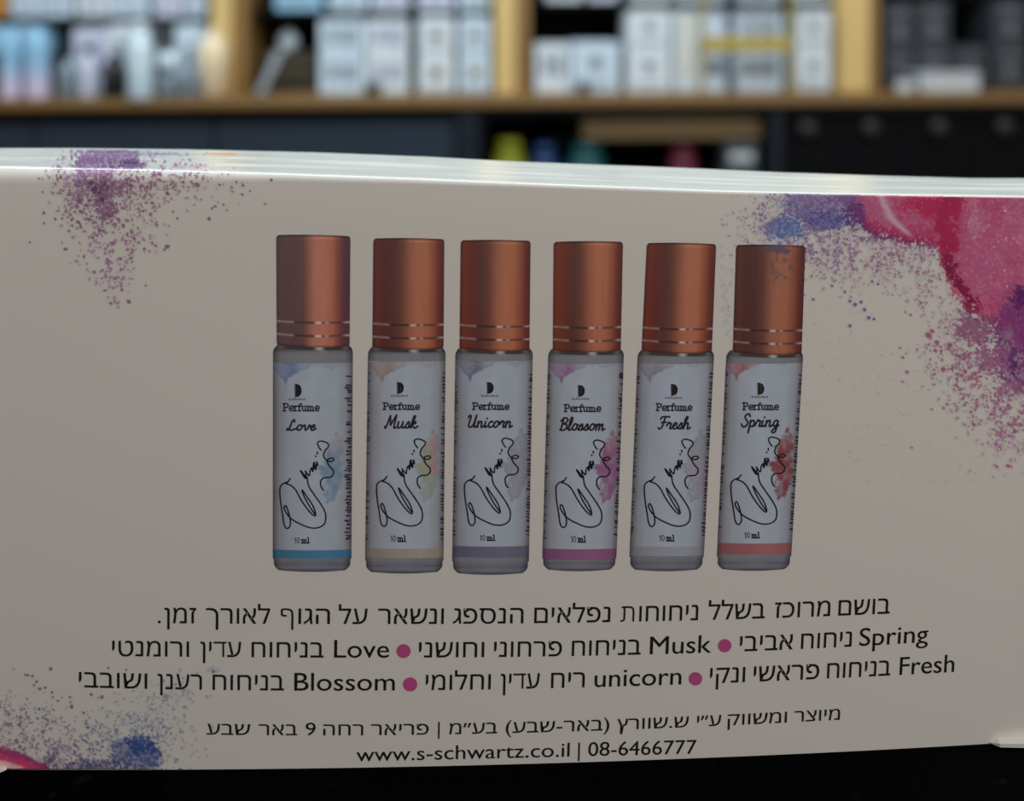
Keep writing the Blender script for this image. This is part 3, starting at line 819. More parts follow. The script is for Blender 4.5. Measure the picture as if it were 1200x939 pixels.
    I.stroke([(lx+1.1, ly0+.6), (lx+1.5, ly1-2.2)], 1.3, ink((60, 54, 50)), smooth=False)
    I.stroke([(lx+4.6, ly0+3.0), (lx+4.9, ly1-5.0)], .7, ink((74, 66, 58)), smooth=False)
    gry = ink((80, 80, 86))
    xw = lx-6.0
    for k in range(9):
        I.stroke([(xw, ly1+1.2), (xw+.5, ly1-1.4+.8*((k*7) % 3 == 1)), (xw+1.1, ly1+1.0)], .7, gry, smooth=False)
        xw += 2.25
    pz = b['perf']
    slab_word(I, 'Perfume', pz[0], pz[1], pz[2], pz[3], 1.75, ink((48, 42, 44)))
    nz = b['name']
    script_word(I, name, nz[0], nz[1], nz[2], nz[3], -.03, ink((40, 34, 38)))
    mz = b['ml']
    slab_word(I, '10 ml', mz[0], mz[1], mz[2], mz[3], 1.5, ink((40, 38, 42)), ink((70, 68, 74)))
    # fine print running up the edges of the label
    rs = random.Random(name)
    wd = b['side']
    yq = ya+12
    while yq < ye-22:
        hgt = rs.uniform(1.6, 5.0)
        vq = (yq-yt)/(yb-yt)
        xr_ = x1+(xb1-x1)*vq
        if rs.random() < .8:
            if wd > 4:
                off = 3.0+4.5*sstep(440, 480, np.array(yq))
                for r_ in range(2):
                    w_ = rs.uniform(2.0, 4.2)
                    q0 = xr_-1.2-w_-rs.uniform(0, 1.0)-r_*3.4*rs.random()
                    I.stroke([(q0, yq+rs.uniform(-.6, .6)), (q0+w_, yq+rs.uniform(-.6, .6))], rs.uniform(1.3, 2.4), ink((52, 50, 56)), smooth=False)
            else:
                w_ = rs.uniform(1.2, 2.8)
                I.stroke([(xr_-1.0-w_, yq), (xr_-.9, yq+.5)], rs.uniform(1.3, 2.5), ink((48, 44, 50)), smooth=False)
        if name != 'Love' and rs.random() < .5:
            xl_ = x0+(xb0-x0)*vq
            I.stroke([(xl_+.9, yq), (xl_+1.0+rs.uniform(.8, 1.8), yq+.4)], rs.uniform(1.2, 2.2), ink((50, 46, 50)), smooth=False)
        yq += hgt*.8+1.0
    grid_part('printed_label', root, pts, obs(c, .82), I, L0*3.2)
    # --- copper cap
    q = [np.array(p) for p in b['cap']]
    nx, ny = 84, 132
    u, v = np.meshgrid(np.linspace(0, 1, nx), np.linspace(0, 1, ny))
    hgt = q[3][1]-q[0][1]
    dyt = v*hgt; dyb = (1-v)*hgt
    ins = np.where(dyt < 4, (4-dyt)**2/16*2.2, 0)+np.where(dyb < 3, (3-dyb)**2/9*1.5, 0)
    pts = (q[0][None, None]*((1-u)*(1-v))[..., None]+q[1][None, None]*(u*(1-v))[..., None]+q[2][None, None]*(u*v)[..., None]+q[3][None, None]*((1-u)*v)[..., None])
    pts[..., 0] += ins*(1-2*u)
    pts[..., 1] += (v*2.2-(1-v)*.9)*(1-(2*u-1)**2)
    t0 = np.array(b['tint'])
    if name == 'Love':
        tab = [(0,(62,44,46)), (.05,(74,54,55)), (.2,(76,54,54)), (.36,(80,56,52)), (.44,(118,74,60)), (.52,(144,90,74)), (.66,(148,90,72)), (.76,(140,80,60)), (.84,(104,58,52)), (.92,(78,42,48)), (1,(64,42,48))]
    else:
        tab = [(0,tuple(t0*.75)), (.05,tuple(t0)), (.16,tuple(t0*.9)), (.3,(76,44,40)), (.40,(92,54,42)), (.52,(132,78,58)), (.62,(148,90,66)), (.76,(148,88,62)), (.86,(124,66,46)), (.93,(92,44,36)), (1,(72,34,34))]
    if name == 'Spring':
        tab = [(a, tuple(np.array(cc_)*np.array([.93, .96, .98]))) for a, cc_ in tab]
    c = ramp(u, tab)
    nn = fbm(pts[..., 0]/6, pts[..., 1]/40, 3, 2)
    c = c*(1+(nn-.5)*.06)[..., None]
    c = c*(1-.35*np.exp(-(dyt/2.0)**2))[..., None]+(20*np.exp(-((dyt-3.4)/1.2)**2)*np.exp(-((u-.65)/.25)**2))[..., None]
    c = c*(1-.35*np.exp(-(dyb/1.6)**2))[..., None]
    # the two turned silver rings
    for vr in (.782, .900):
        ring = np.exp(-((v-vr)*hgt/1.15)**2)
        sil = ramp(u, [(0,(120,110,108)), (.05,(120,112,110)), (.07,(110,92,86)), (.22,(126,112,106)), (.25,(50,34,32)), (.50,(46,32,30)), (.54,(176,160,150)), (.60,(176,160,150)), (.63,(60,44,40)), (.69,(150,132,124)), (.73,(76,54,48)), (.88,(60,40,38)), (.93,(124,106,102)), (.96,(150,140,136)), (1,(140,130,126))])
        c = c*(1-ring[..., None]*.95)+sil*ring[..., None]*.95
    if name == 'Spring':                                  # the blue splash prints over this cap
        n2 = fbm(pts[..., 0]/5, pts[..., 1]/5, 3, 3)
        m = sstep(.55, .85, np.exp(-(((pts[..., 0]-908)/24)**2+((pts[..., 1]-292)/9)**2))*.62+n2*.5)*.75
        c = c*(1-m[..., None])+np.array((62, 58, 88))*m[..., None]
        m = sstep(.62, .8, np.exp(-(((pts[..., 0]-915)/28)**2+((pts[..., 1]-318)/40)**2))*.4+n2*.6)*.55
        c = c*(1-m[..., None])+np.array((74, 60, 66))*m[..., None]
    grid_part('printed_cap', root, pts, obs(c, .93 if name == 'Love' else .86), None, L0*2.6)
    # --- dark neck shadow line printed between cap and shoulder
    nx, ny = 40, 6
    u, v = np.meshgrid(np.linspace(0, 1, nx), np.linspace(0, 1, ny))
    xx = q[3][0]+3+(q[2][0]-q[3][0]-6)*u
    yy = q[3][1]+(q[2][1]-q[3][1])*u+1.4*(1-(2*u-1)**2)-1.0+5.2*v
    c = ramp(u, [(0,(74,68,66)), (.12,(46,40,38)), (.5,(50,44,42)), (.56,(120,116,114)), (.62,(120,116,114)), (.68,(48,42,40)), (.9,(46,40,38)), (1,(78,72,70))])
    grid_part('printed_neck', root, np.stack([xx, yy], -1), obs(c), None, L0*2.4)

# ------------------------------------------------------------------ lettering under the bottles
_cache = {}
DRAWN = {
 'ד': [([(.035,.557),(.50,.557)], False), ([(.395,.557),(.395,.03)], False)],
 'ת': [([(.07,.557),(.36,.557),(.47,.52),(.515,.40),(.515,.2),(.515,.03)], True), ([(.155,.55),(.155,.16),(.12,.055),(.03,.035)], True)],
 'ף': [([(.235,.31),(.10,.335),(.09,.44),(.10,.55),(.30,.557),(.42,.50),(.455,.36),(.455,.1),(.455,-.20)], True)],
}
def raw_text(t):
    cu = bpy.data.curves.new('t', 'FONT'); cu.body = t; cu.resolution_u = 4
    o = bpy.data.objects.new('t', cu); COL.objects.link(o)
    bpy.context.view_layer.update()
    me = bpy.data.meshes.new_from_object(o.evaluated_get(bpy.context.evaluated_depsgraph_get()))
    r = [(v.co.x, v.co.y) for v in me.vertices], [tuple(p.vertices) for p in me.polygons]
    bpy.data.objects.remove(o); bpy.data.curves.remove(cu); bpy.data.meshes.remove(me)
    return r
def glyph(ch):
    """one letter and its advance"""
    if ch not in _cache:
        v, f = raw_text(ch)
        bar = min(x for x, _ in raw_text('|')[0])
        w = raw_text(ch+'|')[0]
        right = max(x for x, _ in w)-.076
        if ch in DRAWN:                   # outlines that cross themselves are drawn as pen strokes
            I = Ink2D()
            for p, sm in DRAWN[ch]: I.stroke(p, .070, 0, 6, smooth=sm)
            v = [tuple(q) for q in I.v]; f = [q[::-1] for q in I.f]
        _cache[ch] = (v, f, right-bar)
    return _cache[ch]
def glyphs(s):
    vs = []; fs = []; x = 0
    for ch in s:
        v, f, adv = glyph(ch)
        n = len(vs)
        vs += [(x+a, b) for a, b in v]; fs += [tuple(i+n for i in q) for q in f]
        x += adv
    return vs, fs
def lean(px):
    return float(np.interp(px, [0, 321, 934, 1200], [.0, -.0077, -.048, -.062]))
def is_heb(s): return any('\u0590' <= ch <= '\u05ff' for ch in s)
def text_line(words, hh, lc):
    """words: (text, x0, x1, baseline at its middle); hh Hebrew letter height, lc Latin capital height"""
    bx_ = sorted(((w[1]+w[2])/2, w[3]) for w in words)
    xs = [a for a, _ in bx_]; ys = [b for _, b in bx_]
    co = np.polyfit(xs, ys, 3 if len(xs) > 4 else 1)
    vs = []; fs = []
    for (s, xa, xb, yb_) in words:
        heb = is_heb(s)
        t = s
        if heb:
            t = s[::-1].translate(str.maketrans('()', ')('))
        v, f = glyphs(t)
        mn = min(a for a, _ in v); mx = max(a for a, _ in v)
        k = hh/.60 if heb else lc/.69
        n = len(vs)
        for (gx, gy) in v:
            px = xa+(gx-mn)/(mx-mn)*(xb-xa)
            py = float(np.polyval(co, px))
            h = gy*k
            vs.append(P(px-lean(px)*h, py-h, L0*2)-BOX_O)
        fs += [tuple(n+i for i in q_) for q_ in f]
    return mesh_obj('printed_text', vs, fs, M['text_ink'], box)
text_line([('בושם', 982.3, 1042.5, 720), ('מרוכז', 907.8, 972.5, 723.6), ('בשלל', 830, 896, 725.7), ('ניחוחות', 726.7, 817.8, 727.8), ('נפלאים', 626, 715, 729.4), ('הנספג', 531, 613.3, 730.6), ('ונשאר', 443.3, 520, 731.2), ('על', 397, 430.7, 731.5), ('הגוף', 329, 386.7, 731.4), ('לאורך', 241.7, 316.7, 730.8), ('זמן', 193, 230, 730.3), ('.', 185.3, 188.6, 730.2)], 18.4, 20)
text_line([('Spring', 1006.8, 1087.3, 755), ('ניחוח', 938.5, 997.7, 759), ('אביבי', 866.8, 928.8, 762.3), ('Musk', 761.5, 833.2, 765.4), ('בניחוח', 670, 750.7, 768.5), ('פרחוני', 579, 658.3, 769.6), ('וחושני', 491, 567.3, 770.3), ('Love', 391.7, 456, 770.6), ('בניחוח', 295, 379.3, 770.4), ('עדין', 235, 282.7, 769.9), ('ורומנטי', 131.7, 221.7, 769.3)], 18.2, 21)
text_line([('Fresh', 1054, 1117.8, 789.5), ('בניחוח', 969, 1043, 793.6), ('פראשי', 883, 959.6, 796.6), ('ונקי', 831.8, 872.8, 799.3), ('unicorn', 696.7, 798.2, 804.4), ('ריח', 645.7, 685, 806.6), ('עדין', 586.7, 632.3, 807.5), ('וחלומי', 499, 575, 808.3), ('Blossom', 345, 462.7, 809.0), ('בניחוח', 249.3, 332.7, 808.6), ('רענן', 185, 236.7, 807.8), ('ושובבי', 92.7, 172.7, 806.7)], 18.2, 21)
text_line([('מיוצר', 930.5, 984, 845), ('ומשווק', 852.8, 921.8, 848.4), ('ע״י', 816.8, 844.8, 850.6), ('ש.שוורץ', 723.3, 807, 854), ('(באר-שבע)', 592.7, 714, 858), ('בע״מ', 526.7, 582.7, 860), ('|', 513.4, 515.2, 860.4), ('פריאר', 435, 502.3, 861.2), ('רחה', 379, 425.7, 861.6), ('9', 358.3, 370, 861.7), ('באר', 303.3, 348.3, 861.6), ('שבע', 242.3, 293.3, 861.2)], 13.0, 15)
text_line([('www.s-schwartz.co.il', 417.7, 667.3, 889.2), ('|', 677.4, 679.3, 887.2), ('08-6466777', 689.3, 816, 884.2)], 14, 16.5)

for (px, py, r) in ((473, 763, 8.2), (849.3, 756.6, 7.8), (480.7, 802, 8.3), (815, 795.4, 7.8)):
    c0 = P(px, py, L0*2)-BOX_O
    ring = [P(px+r*math.cos(-2*math.pi*k/28), py+r*math.sin(-2*math.pi*k/28), L0*2)-BOX_O for k in range(28)]
    mesh_obj('printed_bullet', [c0]+ring, [(0, 1+k, 1+(k+1) % 28) for k in range(28)], M['pink_ink'], box)

# ================================================================== the shelves behind
TH = math.atan2(.13, 2.358)
NX, NY = -math.sin(TH), math.cos(TH)
DX, DY = math.cos(TH), math.sin(TH)
C0 = NX*(-1.14)+NY*1.90
def S(px, depth):
    """shelf-plane point at this column: world x, y (depth behind the plank's front edge)"""
    kx = (px-600)/F
    t = (C0+depth)/(NX*kx+NY)
    return kx*t, t
def su(px, depth):
    x, y = S(px, depth)
    return x*DX+y*DY
def sz(px, py, depth):
    return EYE-(py-YH)/F*S(px, depth)[1]
PT = EYE-.245+.021        # top of the plank
SBT = .012
SBS = [EYE-.021*2.0, EYE-.0135*2.0, EYE-.0025*2.0, EYE+.008*2.0]   # tops of the boards, bay by bay
ORG = (NX*C0, NY*C0)      # foot of the frame: u=0, depth=0
def W(u, d, z):
    return (ORG[0]+DX*u+NX*d, ORG[1]+DY*u+NY*d, z)

unit = empty('shelving_unit', W(0, 0, PT), TH)
tag(unit, 'blurred oak and black shelving standing on the wooden plank behind the carton', 'shelving')
bays = []
for (pa, pb, pc) in ((247, 271, 289), (580, 604, 621), (985, 1019, 1031), (-98, -74, -58), (1388, 1420, 1434)):
    a, b_, c_ = su(pa, .08), su(pb, .08), su(pc, .09)
    up = MB().box(a, b_, .08, .36, 0, 1.25, .002).build('upright', M['oak'], unit)
    MB().box(b_, c_, .09, .36, 0, 1.25).build('edge_strip', M['brown_strip'], up)['label'] = 'darker brown strip'  # strip on each upright's right, darker brown than the oak
MB().box(su(-98, 0), su(1434, 0), .36, .375, 0, 1.25).build('back_panel', M['black'], unit)
for k_, (pa, pb) in enumerate(((-58, 247), (289, 580), (621, 985), (1031, 1388))):
    SB = SBS[k_]
    a, b_ = su(pa, .09), su(pb, .08)
    for zz in (SB-PT, SB-PT+.34):
        MB().box(a+.0005, b_-.0005, .13, .36, zz-SBT, zz).build('shelf_board', M['black'], unit)

plank = tag(MB().box(su(-110, 0), su(1450, 0), 0, .40, -.021, 0, .002).build('worktop_plank', M['oak_edge']),
            'long brown wooden worktop plank under the shelves', 'worktop')
plank.location = W(0, 0, PT-.0005); plank.rotation_euler = (0, 0, TH)
CT = PT-.0225             # top of the cupboards

# ---- cupboards below the plank
def local(root_u): return lambda px, d: su(px, d)-root_u
u0 = su(-110, .03); u1 = su(561, .03)
cab = empty('drawer_cabinet', W(0, .0, 0), TH)
tag(cab, 'slate grey drawer cabinet under the left half of the plank', 'cabinet')
MB().box(u0, u1, .0750, .40, 0.0, CT).build('carcass', M['black'], cab)
for (pa, pb) in ((-108, 37), (40, 250), (253, 534)):
    MB().box(su(pa, .03), su(pb, .03), .03, .0745, .42, sz(300, 142, .03), .003).build('drawer_front', M['dark_grey'], cab)
for (pa, pb) in ((-108, 37), (40, 250), (253, 534)):
    MB().box(su(pa, .03), su(pb, .03), .03, .0745, .10, .41, .003).build('drawer_front', M['dark_grey'], cab)
MB().box(su(536, .03), u1, .012, .0745, 0.0, CT).build('stile', M['dark_stile'], cab)

v0 = su(563, .03); v1 = su(913, .03)
nic = empty('open_cabinet', W(0, 0, 0), TH)
tag(nic, 'black open cabinet under the middle of the plank', 'cabinet')
nz0 = CT-.20
MB().box(v0, v0+.015, .02, .40, 0, CT).build('side_panel', M['black'], nic)
MB().box(su(901, .03), v1, .012, .40, 0, CT).build('side_panel', M['dark_stile'], nic)
MB().box(v0+.015, su(901, .03), .38, .40, 0, CT).build('back_panel', M['black'], nic)
MB().box(v0+.015, su(901, .03), .03, .06, CT-.022, CT).build('top_rail', M['dark_stile'], nic)
MB().box(v0+.015, su(901, .03), .03, .38, nz0-.016, nz0).build('shelf_board', M['black'], nic)
zsh = sz(780, 163, .06)
MB().box(su(640, .055), su(901, .03)-.0005, .055, .38, zsh-.006, zsh).build('inner_shelf', M['black'], nic)

rc = empty('knob_cabinet', W(0, 0, 0), TH)
tag(rc, 'black cabinet with a row of round knobs under the right end of the plank', 'cabinet')
w0, w1 = su(914, .03), su(1440, .03)
MB().box(w0, w1, .06, .40, 0, CT).build('carcass', M['black'], rc)
MB().box(w0, w1, .03, .0595, CT-.02, CT).build('top_rail', M['dark_stile'], rc)
ks = [(947, 'dull'), (1021, 'b'), (1101, 'l'), (1178, 'd'), (1258, 'd'), (1340, 'd')]
edges = [914, 984, 1061, 1140, 1218, 1299, 1440]
zk = sz(1060, 150, .02)
for i, (kx, _) in enumerate(ks):
    fr = MB().box(su(edges[i], .03)+.001, su(edges[i+1], .03)-.001, .04, .0595, zk-.16, CT-.021, .002).build('drawer_front', M['black'], rc)
    MB().disc_y(.021, .012, .0395, su(kx, .02), zk, dome=.004).build('knob', M['brass'], fr, True)

# ---- goods
def carton(name, px0, px1, zb, py_top, d, dep, body, label, cat='box', prints=(), group=None, pm='grey_print'):
    """a carton standing on height zb, its front at depth d, spanning two photograph columns"""
    u0, u1 = su(px0, d), su(px1, d)
    uc = (u0+u1)/2; hw = (u1-u0)/2
    h = sz((px0+px1)/2, py_top, d)-zb
    o = empty(name, W(uc, d, zb+.0003), TH)
    MB().box(-hw, hw, 0, dep, 0, h, .0025).build('carton_body', M[body], o)
    for (a, b_, c_, e_, mm) in prints:
        MB().box(-hw+2*hw*a, -hw+2*hw*b_, -.0006, .0004, h*c_, h*e_).build('printed_mark', M[mm], o)
    tag(o, label, cat, group)
    return o
PR = lambda m: ((.2, .42, .35, .78, m), (.55, .8, .3, .8, m))
PB = lambda m: ((.18, .82, .12, .2, m), (.36, .64, .45, .72, m))
EMB = ((.34, .66, .36, .62, 'bronze'), (.15, .85, .06, .12, 'grey_print'))

def vessel(name, px, zb, prof, d, body, label, cap=None, sx=1.0, sy=1.0, capmat='dark_glass', group=None):
    """turned bottle; prof in metres (radius, height)"""
    o = empty(name, W(su(px, d), d, zb+.0003), TH)
    MB().lathe(prof, 24, 0, 0, sx, sy).build('bottle_body', M[body] if isinstance(body, str) else body, o, True)
    if cap:
        MB().lathe(cap, 20).build('cap', M[capmat], o, True)
    tag(o, label, 'bottle', group)
    return o
mm = 1.0e-3*1.96        # metres in one pixel at the plank

# bay at the left: bottles stand at the plank's front, cartons behind
def bprof(w, h, neck=.45, sh=.8, foot=.92):
    r = w/2
    return [(r*foot, 0), (r, h*.04), (r, h*sh*.92), (r*.9, h*sh), (r*neck, h*(sh+.06)), (r*neck, h)]
vessel('perfume_bottle', 13, PT, bprof(22*mm, .152, .6, .86), .04, M['blue_pink'], 'tall bottle fading from blue to pink, at the far left end of the plank')
vessel('perfume_bottle', 44, PT, bprof(27*mm, .156, .6, .86), .04, M['blue_pink'], 'tall bottle fading from blue to pink, beside the dark gap on the left')
carton('perfume_box', -14, 50, PT, 62, .11, .10, 'charcoal_box', 'dark carton added for the dark gap low behind the two blue and pink bottles', prints=((.2, .8, .6, .8, 'charcoal_label'),))  # carton added to darken the gap between the bottles; blue carton stands on it
carton('perfume_box', -14, 50, sz(18, 62, .11)+.0006, 31, .11, .10, 'blue_box', 'pale blue carton on the dark carton behind the two blue and pink bottles', prints=PB('lilac_print'))
vessel('perfume_jar', 80, PT, bprof(23*mm, .088, .5, .8), .05, 'glass_grey', 'short grey bottle in the dark gap right of the blue and pink bottles', cap=[(.008, .088), (.009, .09), (.009, .104), (.007, .106)])
carton('perfume_box', 85, 126, PT, 34, .11, .10, 'lavender_box', 'lavender white carton left of the dark rounded bottle on the plank', prints=PR('lilac_print'))
vessel('perfume_bottle', 103, PT, bprof(18*mm, .102, .5, .8), .05, 'lavender_box', 'narrow pale lilac bottle in front of the lavender carton', cap=[(.009, .102), (.010, .104), (.010, .12), (.008, .122)], capmat='silver')
carton('perfume_box', 127, 174, PT, 30, .11, .10, 'white_box', 'white carton behind the dark rounded bottle', prints=PR('grey_print'))
vessel('perfume_bottle', 134, PT, [(.022, 0), (.0275, .01), (.0275, .056), (.024, .078), (.015, .090), (.010, .094)], .045, 'dark_glass', 'dark bottle with a rounded shoulder against the white cartons', cap=[(.009, .0942), (.010, .095), (.008, .103)])
vessel('perfume_bottle', 165, PT, bprof(28*mm, .150, .55, .86), .02, 'white_glass', 'tall milky white bottle right of the dark rounded bottle', cap=[(.011, .15), (.012, .152), (.012, .172), (.010, .174)], capmat='white_box')
vessel('perfume_bottle', 197, PT, bprof(24*mm, .06, .5, .82), .05, 'glass_grey', 'small grey bottle with a white ball cap near the left upright', cap=[(.010, .06), (.021, .068), (.025, .082), (.021, .096), (.010, .104)], capmat='white_glass')
carton('perfume_box', 180, 203, PT, 30, .11, .10, 'charcoal_box', 'dark narrow carton behind the small ball-capped bottle', prints=((.3, .7, .3, .8, 'charcoal_label'),))
carton('perfume_box', 205, 239, PT, 30, .11, .10, 'cool_box', 'cool white carton nearest the left upright on the plank', prints=PB('grey_print'))
vessel('perfume_bottle', 221, PT, bprof(20*mm, .072, .5, .8), .05, 'glass_grey', 'small slate bottle in front of the carton nearest the left upright', cap=[(.008, .072), (.009, .074), (.009, .084), (.007, .086)])
vessel('perfume_bottle', 250, PT, [(.016, 0), (.022, .012), (.031, .06), (.034, .095), (.028, .125), (.015, .140), (.011, .146)], .038, 'beige', 'beige curved bottle in front of the left oak upright', cap=[(.011, .146), (.012, .148), (.011, .16)], capmat='beige')

# upper boards
SB = SBS[0]
ub = [(-40, 6, 'orange_box', 'orange carton on the upper board at the far left'),
      (12, 45, 'cool_box', 'first white carton from the left on the upper left board'),
      (48, 83, 'cool_box', 'second white carton from the left on the upper left board'),
      (90, 128, 'white_box', 'third white carton from the left on the upper left board'),
      (131, 172, 'cool_box', 'fourth white carton from the left on the upper left board'),
      (181, 213, 'lavender_box', 'lavender carton on the upper left board, second from the oak upright'),
      (217, 241, 'cool_box', 'white carton on the upper left board against the oak upright')]
for (a, b_, m_, l_) in ub:
    carton('perfume_box', a, b_, SB, -60, .14, .10, m_, l_, prints=PB('lilac_print') if m_ != 'orange_box' else ())
SB = SBS[1]
ub = [(322, 376, 'blue_box', 'pale blue carton on the upper board over the dark gap'),
      (386, 430, 'cool_box', 'blue-white carton on the upper board over the stacked white cartons'),
      (436, 478, 'lavender_box', 'lavender carton on the upper board left of the emblem cartons'),
      (490, 531, 'lavender_box', 'lavender carton on the upper board over the left emblem stack'),
      (538, 574, 'cool_box', 'cool white carton on the upper board against the middle upright')]
for (a, b_, m_, l_) in ub:
    carton('perfume_box', a, b_, SB, -60, .14, .10, m_, l_, prints=PB('grey_print'))
SB = SBS[2]
ub = [(640, 682, 'white_box', 'white carton on the upper board just right of the middle upright'),
      (690, 724, 'lavender_box', 'lavender carton on the upper board over the black recess'),
      (740, 786, 'white_box', 'white carton on the upper board over the tall white stack'),
      (794, 850, 'white_box', 'wide white carton on the upper board over the yellow frame'),
      (866, 914, 'white_box', 'white carton on the upper board over the right half of the yellow frame'),
      (934, 972, 'white_box', 'white carton on the upper board against the right upright')]
for (a, b_, m_, l_) in ub:
    carton('perfume_box', a, b_, SB, -60, .14, .10, m_, l_, prints=PB('grey_print'))

# second bay
carton('perfume_box', 306, 372, PT, 62, .17, .12, 'dark_brown', 'dark brown carton in the shadowy end of the second bay', prints=((.1, .9, .1, .2, 'black'),))
vessel('perfume_bottle', 338, sz(338, 62, .17)+.0006, [(.012, 0), (.022, .008), (.025, .026), (.022, .042), (.010, .052), (.008, .056)], .20, 'white_glass', 'small pale glass bottle on top of the dark brown carton', cap=[(.008, .056), (.009, .057), (.008, .066)], capmat='silver')
o = empty('leaning_card', W(su(311, .05), .05, PT+.0004), TH)
mb = MB().add([(-.026, 0, 0), (-.006, 0, 0), (.034, .05, .105), (.012, .05, .105), (-.026, .004, 0), (-.006, .004, 0), (.034, .054, .105), (.012, .054, .105)],
              [(0,1,2,3), (7,6,5,4), (0,4,5,1), (1,5,6,2), (2,6,7,3), (3,7,4,0)])
mb.build('card_sheet', M['lilac_card'], o)
MB().box(-.028, -.004, -.004, .012, 0, .006).build('card_foot', M['silver'], o)
tag(o, 'slanted lilac display card beside the left oak upright', 'display card')

def stack2(a, b_, pmid, ptop, m_, l_lo, l_hi, pr, d=.10):
    lo = carton('perfume_box', a, b_, PT, pmid, d, .10, m_, l_lo, prints=pr)
    z1 = sz((a+b_)/2, pmid, d)+.0006
    hi = carton('perfume_box', a, b_, z1, ptop, d, .10, m_, l_hi, prints=pr)
stack2(374, 426, 66, 24, 'cool_box', 'lower white carton of the stack next to the dark brown carton', 'upper white carton of the stack next to the dark brown carton', PR('grey_print'))
stack2(429, 478, 66, 24, 'white_box', 'lower white carton of the stack left of the emblem cartons', 'upper white carton of the stack left of the emblem cartons', PR('lilac_print'))
stack2(490, 532, 62, 21, 'white_box', 'lower white carton with a bronze emblem, left emblem stack', 'upper white carton with a bronze emblem, left emblem stack', EMB)
stack2(538, 575, 62, 21, 'cool_box', 'lower white carton with a bronze emblem against the middle upright', 'upper white carton with a bronze emblem against the middle upright', EMB)
carton('tester_tin', 430, 446, PT, 97, .08, .03, 'dark_glass', 'small dark tin in front of the white stacks', cat='tin', prints=((.2, .8, .4, .6, 'silver'),))

# third bay
carton('perfume_box', 627, 668, PT, 52, .10, .10, 'white_box', 'short white carton just right of the middle upright, under the black recess', prints=PR('grey_print'))
carton('perfume_box', 671, 726, PT, 50, .10, .10, 'cool_box', 'short wide white carton under the black recess', prints=PB('grey_print'))
carton('tester_tin', 678, 691, PT, 96, .08, .03, 'dark_glass', 'small dark tin in front of the short wide white carton', cat='tin', prints=((.2, .8, .3, .6, 'magenta'),))
stack2(736, 786, 58, 13, 'white_box', 'lower white carton of the tall stack left of the yellow frame', 'upper white carton of the tall stack left of the yellow frame', PB('grey_print'))
carton('perfume_box', 791, 819, PT, 13, .10, .10, 'white_box', 'narrow tall white carton at the left post of the yellow frame', prints=((.3, .7, .2, .9, 'cream'),))
carton('perfume_box', 823, 851, PT, 13, .10, .10, 'cool_box', 'narrow tall white carton inside the left post of the yellow frame', prints=((.2, .8, .2, .4, 'grey_print'),))
stack2(863, 917, 58, 13, 'cool_box', 'lower white carton behind the yellow frame', 'upper white carton behind the yellow frame', PR('grey_print'))
stack2(934, 974, 58, 13, 'white_box', 'lower white carton between the yellow frame and the right upright', 'upper white carton between the yellow frame and the right upright', PB('grey_print'))
d = .03
yf = empty('yellow_display_frame', W(su(875, d), d, PT+.0004), TH)
ua, ub_ = su(822, d)-su(875, d), su(930, d)-su(875, d)
zz = lambda py: sz(875, py, d)-PT
for (pa, pb) in ((822, 826), (926, 930)):
    MB().box(su(pa, d)-su(875, d), su(pb, d)-su(875, d), 0, .012, 0, zz(-26), .002).build('frame_post', M['yellow'], yf)
MB().box(ua+.0081, ub_-.0081, .001, .011, zz(61), zz(43), .002).build('frame_bar', M['yellow'], yf)
MB().box(ua+.0081, ub_-.0081, .001, .011, zz(-26), zz(-34+20), .002).build('frame_bar', M['yellow'], yf)
tag(yf, 'open yellow frame in front of the white cartons right of the middle', 'display frame')

# fourth bay: dark cartons
stack2(1037, 1072, 63, 5, 'charcoal_box', 'lower charcoal carton beside the right upright', 'upper charcoal carton beside the right upright', ((.2, .8, .8, .9, 'charcoal_label'), (.35, .65, .3, .6, 'charcoal_label')))
stack2(1075, 1114, 60, 3, 'charcoal_box', 'lower charcoal carton of the second dark stack', 'upper charcoal carton of the second dark stack', ((.2, .8, .8, .9, 'charcoal_label'), (.35, .65, .3, .6, 'charcoal_label')))
carton('perfume_box', 1117, 1158, PT, 54, .10, .10, 'charcoal_box', 'single charcoal carton under the black gap on the right', prints=((.2, .8, .8, .92, 'silver'), (.35, .65, .3, .6, 'charcoal_label')))
stack2(1164, 1204, 58, 2, 'charcoal_box', 'lower charcoal carton at the right edge', 'upper charcoal carton at the right edge', ((.2, .8, .8, .92, 'charcoal_label'), (.35, .65, .3, .6, 'charcoal_label')))
SB = SBS[3]
for (a, b_) in ((1040, 1074), (1078, 1118)):
    carton('perfume_box', a, b_, SB, -60, .14, .10, 'charcoal_box', 'charcoal carton on the upper board, %s' % ('beside the right upright' if a < 1050 else 'second from the right upright'), prints=((.2, .8, .1, .2, 'charcoal_label'),))
tr = empty('display_tray', W(su(1114, .04), .04, PT+.0004), TH)
hw = su(1149, .04)-su(1114, .04)
MB().box(-hw, hw, 0, .07, 0, .040, .004).build('tray_body', M['tray'], tr)
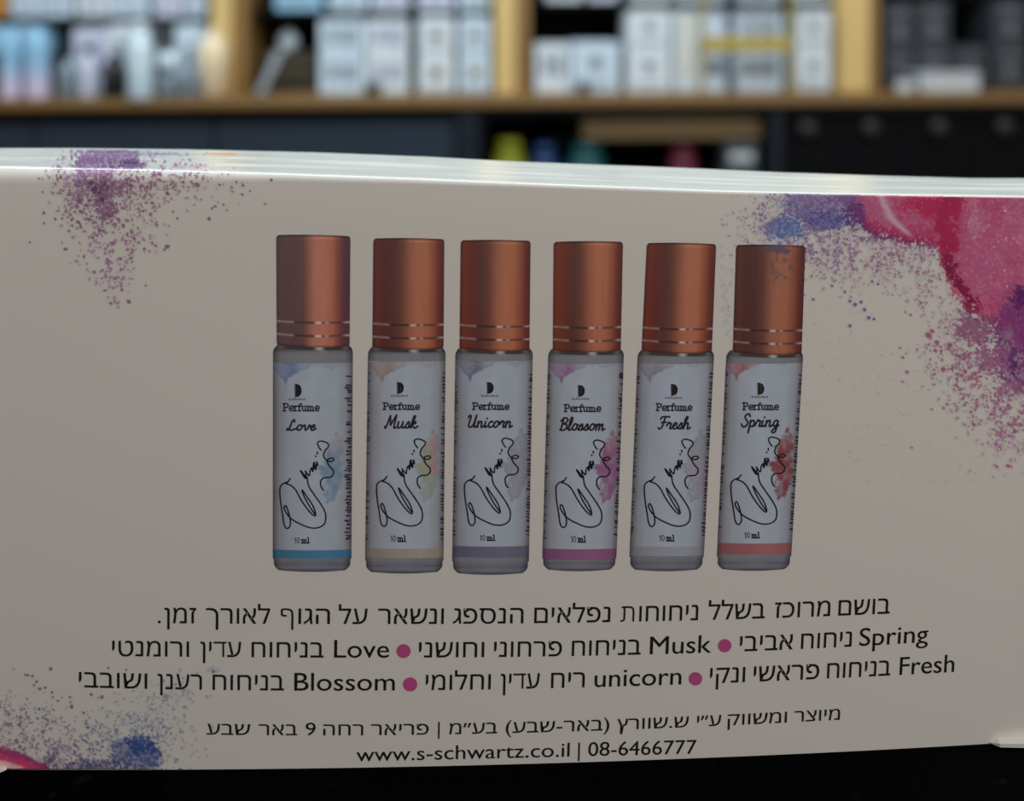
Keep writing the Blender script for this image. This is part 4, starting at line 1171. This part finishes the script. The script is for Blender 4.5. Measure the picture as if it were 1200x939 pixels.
MB().box(-hw-.003, hw+.003, -.003, .073, .0403, .046, .002).build('tray_lid', M['tray'], tr)
tag(tr, 'low pale tray on the plank in front of the charcoal cartons', 'tray')
jr = empty('cream_jar', W(su(1060, .04), .04, PT+.0004), TH)
MB().lathe([(.019, 0), (.022, .004), (.022, .026), (.020, .030)], 24).build('jar_body', M['tray'], jr, True)
MB().lathe([(.0215, .0302), (.023, .032), (.023, .040), (.020, .043)], 24).build('jar_lid', M['silver'], jr, True)
tag(jr, 'round pale jar left of the low tray', 'jar')

# goods in the open cabinet
d = .06
bxw = empty('wooden_box', W(su(786, d), d, zsh+.0004), TH)
a, b_ = su(683, d)-su(786, d), su(892, d)-su(786, d)
h = sz(786, 138, d)-zsh
MB().box(a, b_, 0, .012, 0, h, .002).build('front_panel', M['tan'], bxw)
MB().box(a, a+.012, .0122, .18, 0, h, .002).build('side_panel', M['tan'], bxw)
MB().box(b_-.012, b_, .0122, .18, 0, h, .002).build('side_panel', M['tan'], bxw)
MB().box(a+.0122, b_-.0122, .0122, .18, 0, .008).build('bottom_panel', M['tan'], bxw)
tag(bxw, 'flat tan wooden box in the open cabinet under the plank', 'box')
def spool(px, py, w, d, m_, label, name='spray_can', cat='can'):
    r = w*mm/2
    h = sz(px, py, d)-nz0
    o = empty(name, W(su(px, d), d, nz0+.0003), TH)
    MB().lathe([(r*.94, 0), (r, .003), (r, h*.70), (r*.8, h*.76)], 24).build('can_body', M[m_], o, True)
    MB().lathe([(r*.78, h*.762), (r*.78, h*.93), (r*.7, h)], 24).build('cap', M[m_], o, True)
    tag(o, label, cat)
spool(597, 164, 36, .055, 'yellow_lime', 'lime yellow can at the left end of the open cabinet')
spool(638, 169, 32, .055, 'blue', 'blue can between the yellow and the teal can')
spool(687, 168.5, 44, .055, 'teal', 'teal can below the left end of the wooden box')
spool(800, 171, 34, .055, 'magenta', 'magenta can below the middle of the wooden box')
carton('storage_tin', 850, 888, nz0, 169, .04, .10, 'silver', 'grey tin at the right end of the open cabinet', cat='tin', prints=((.15, .85, .6, .8, 'tray'),))
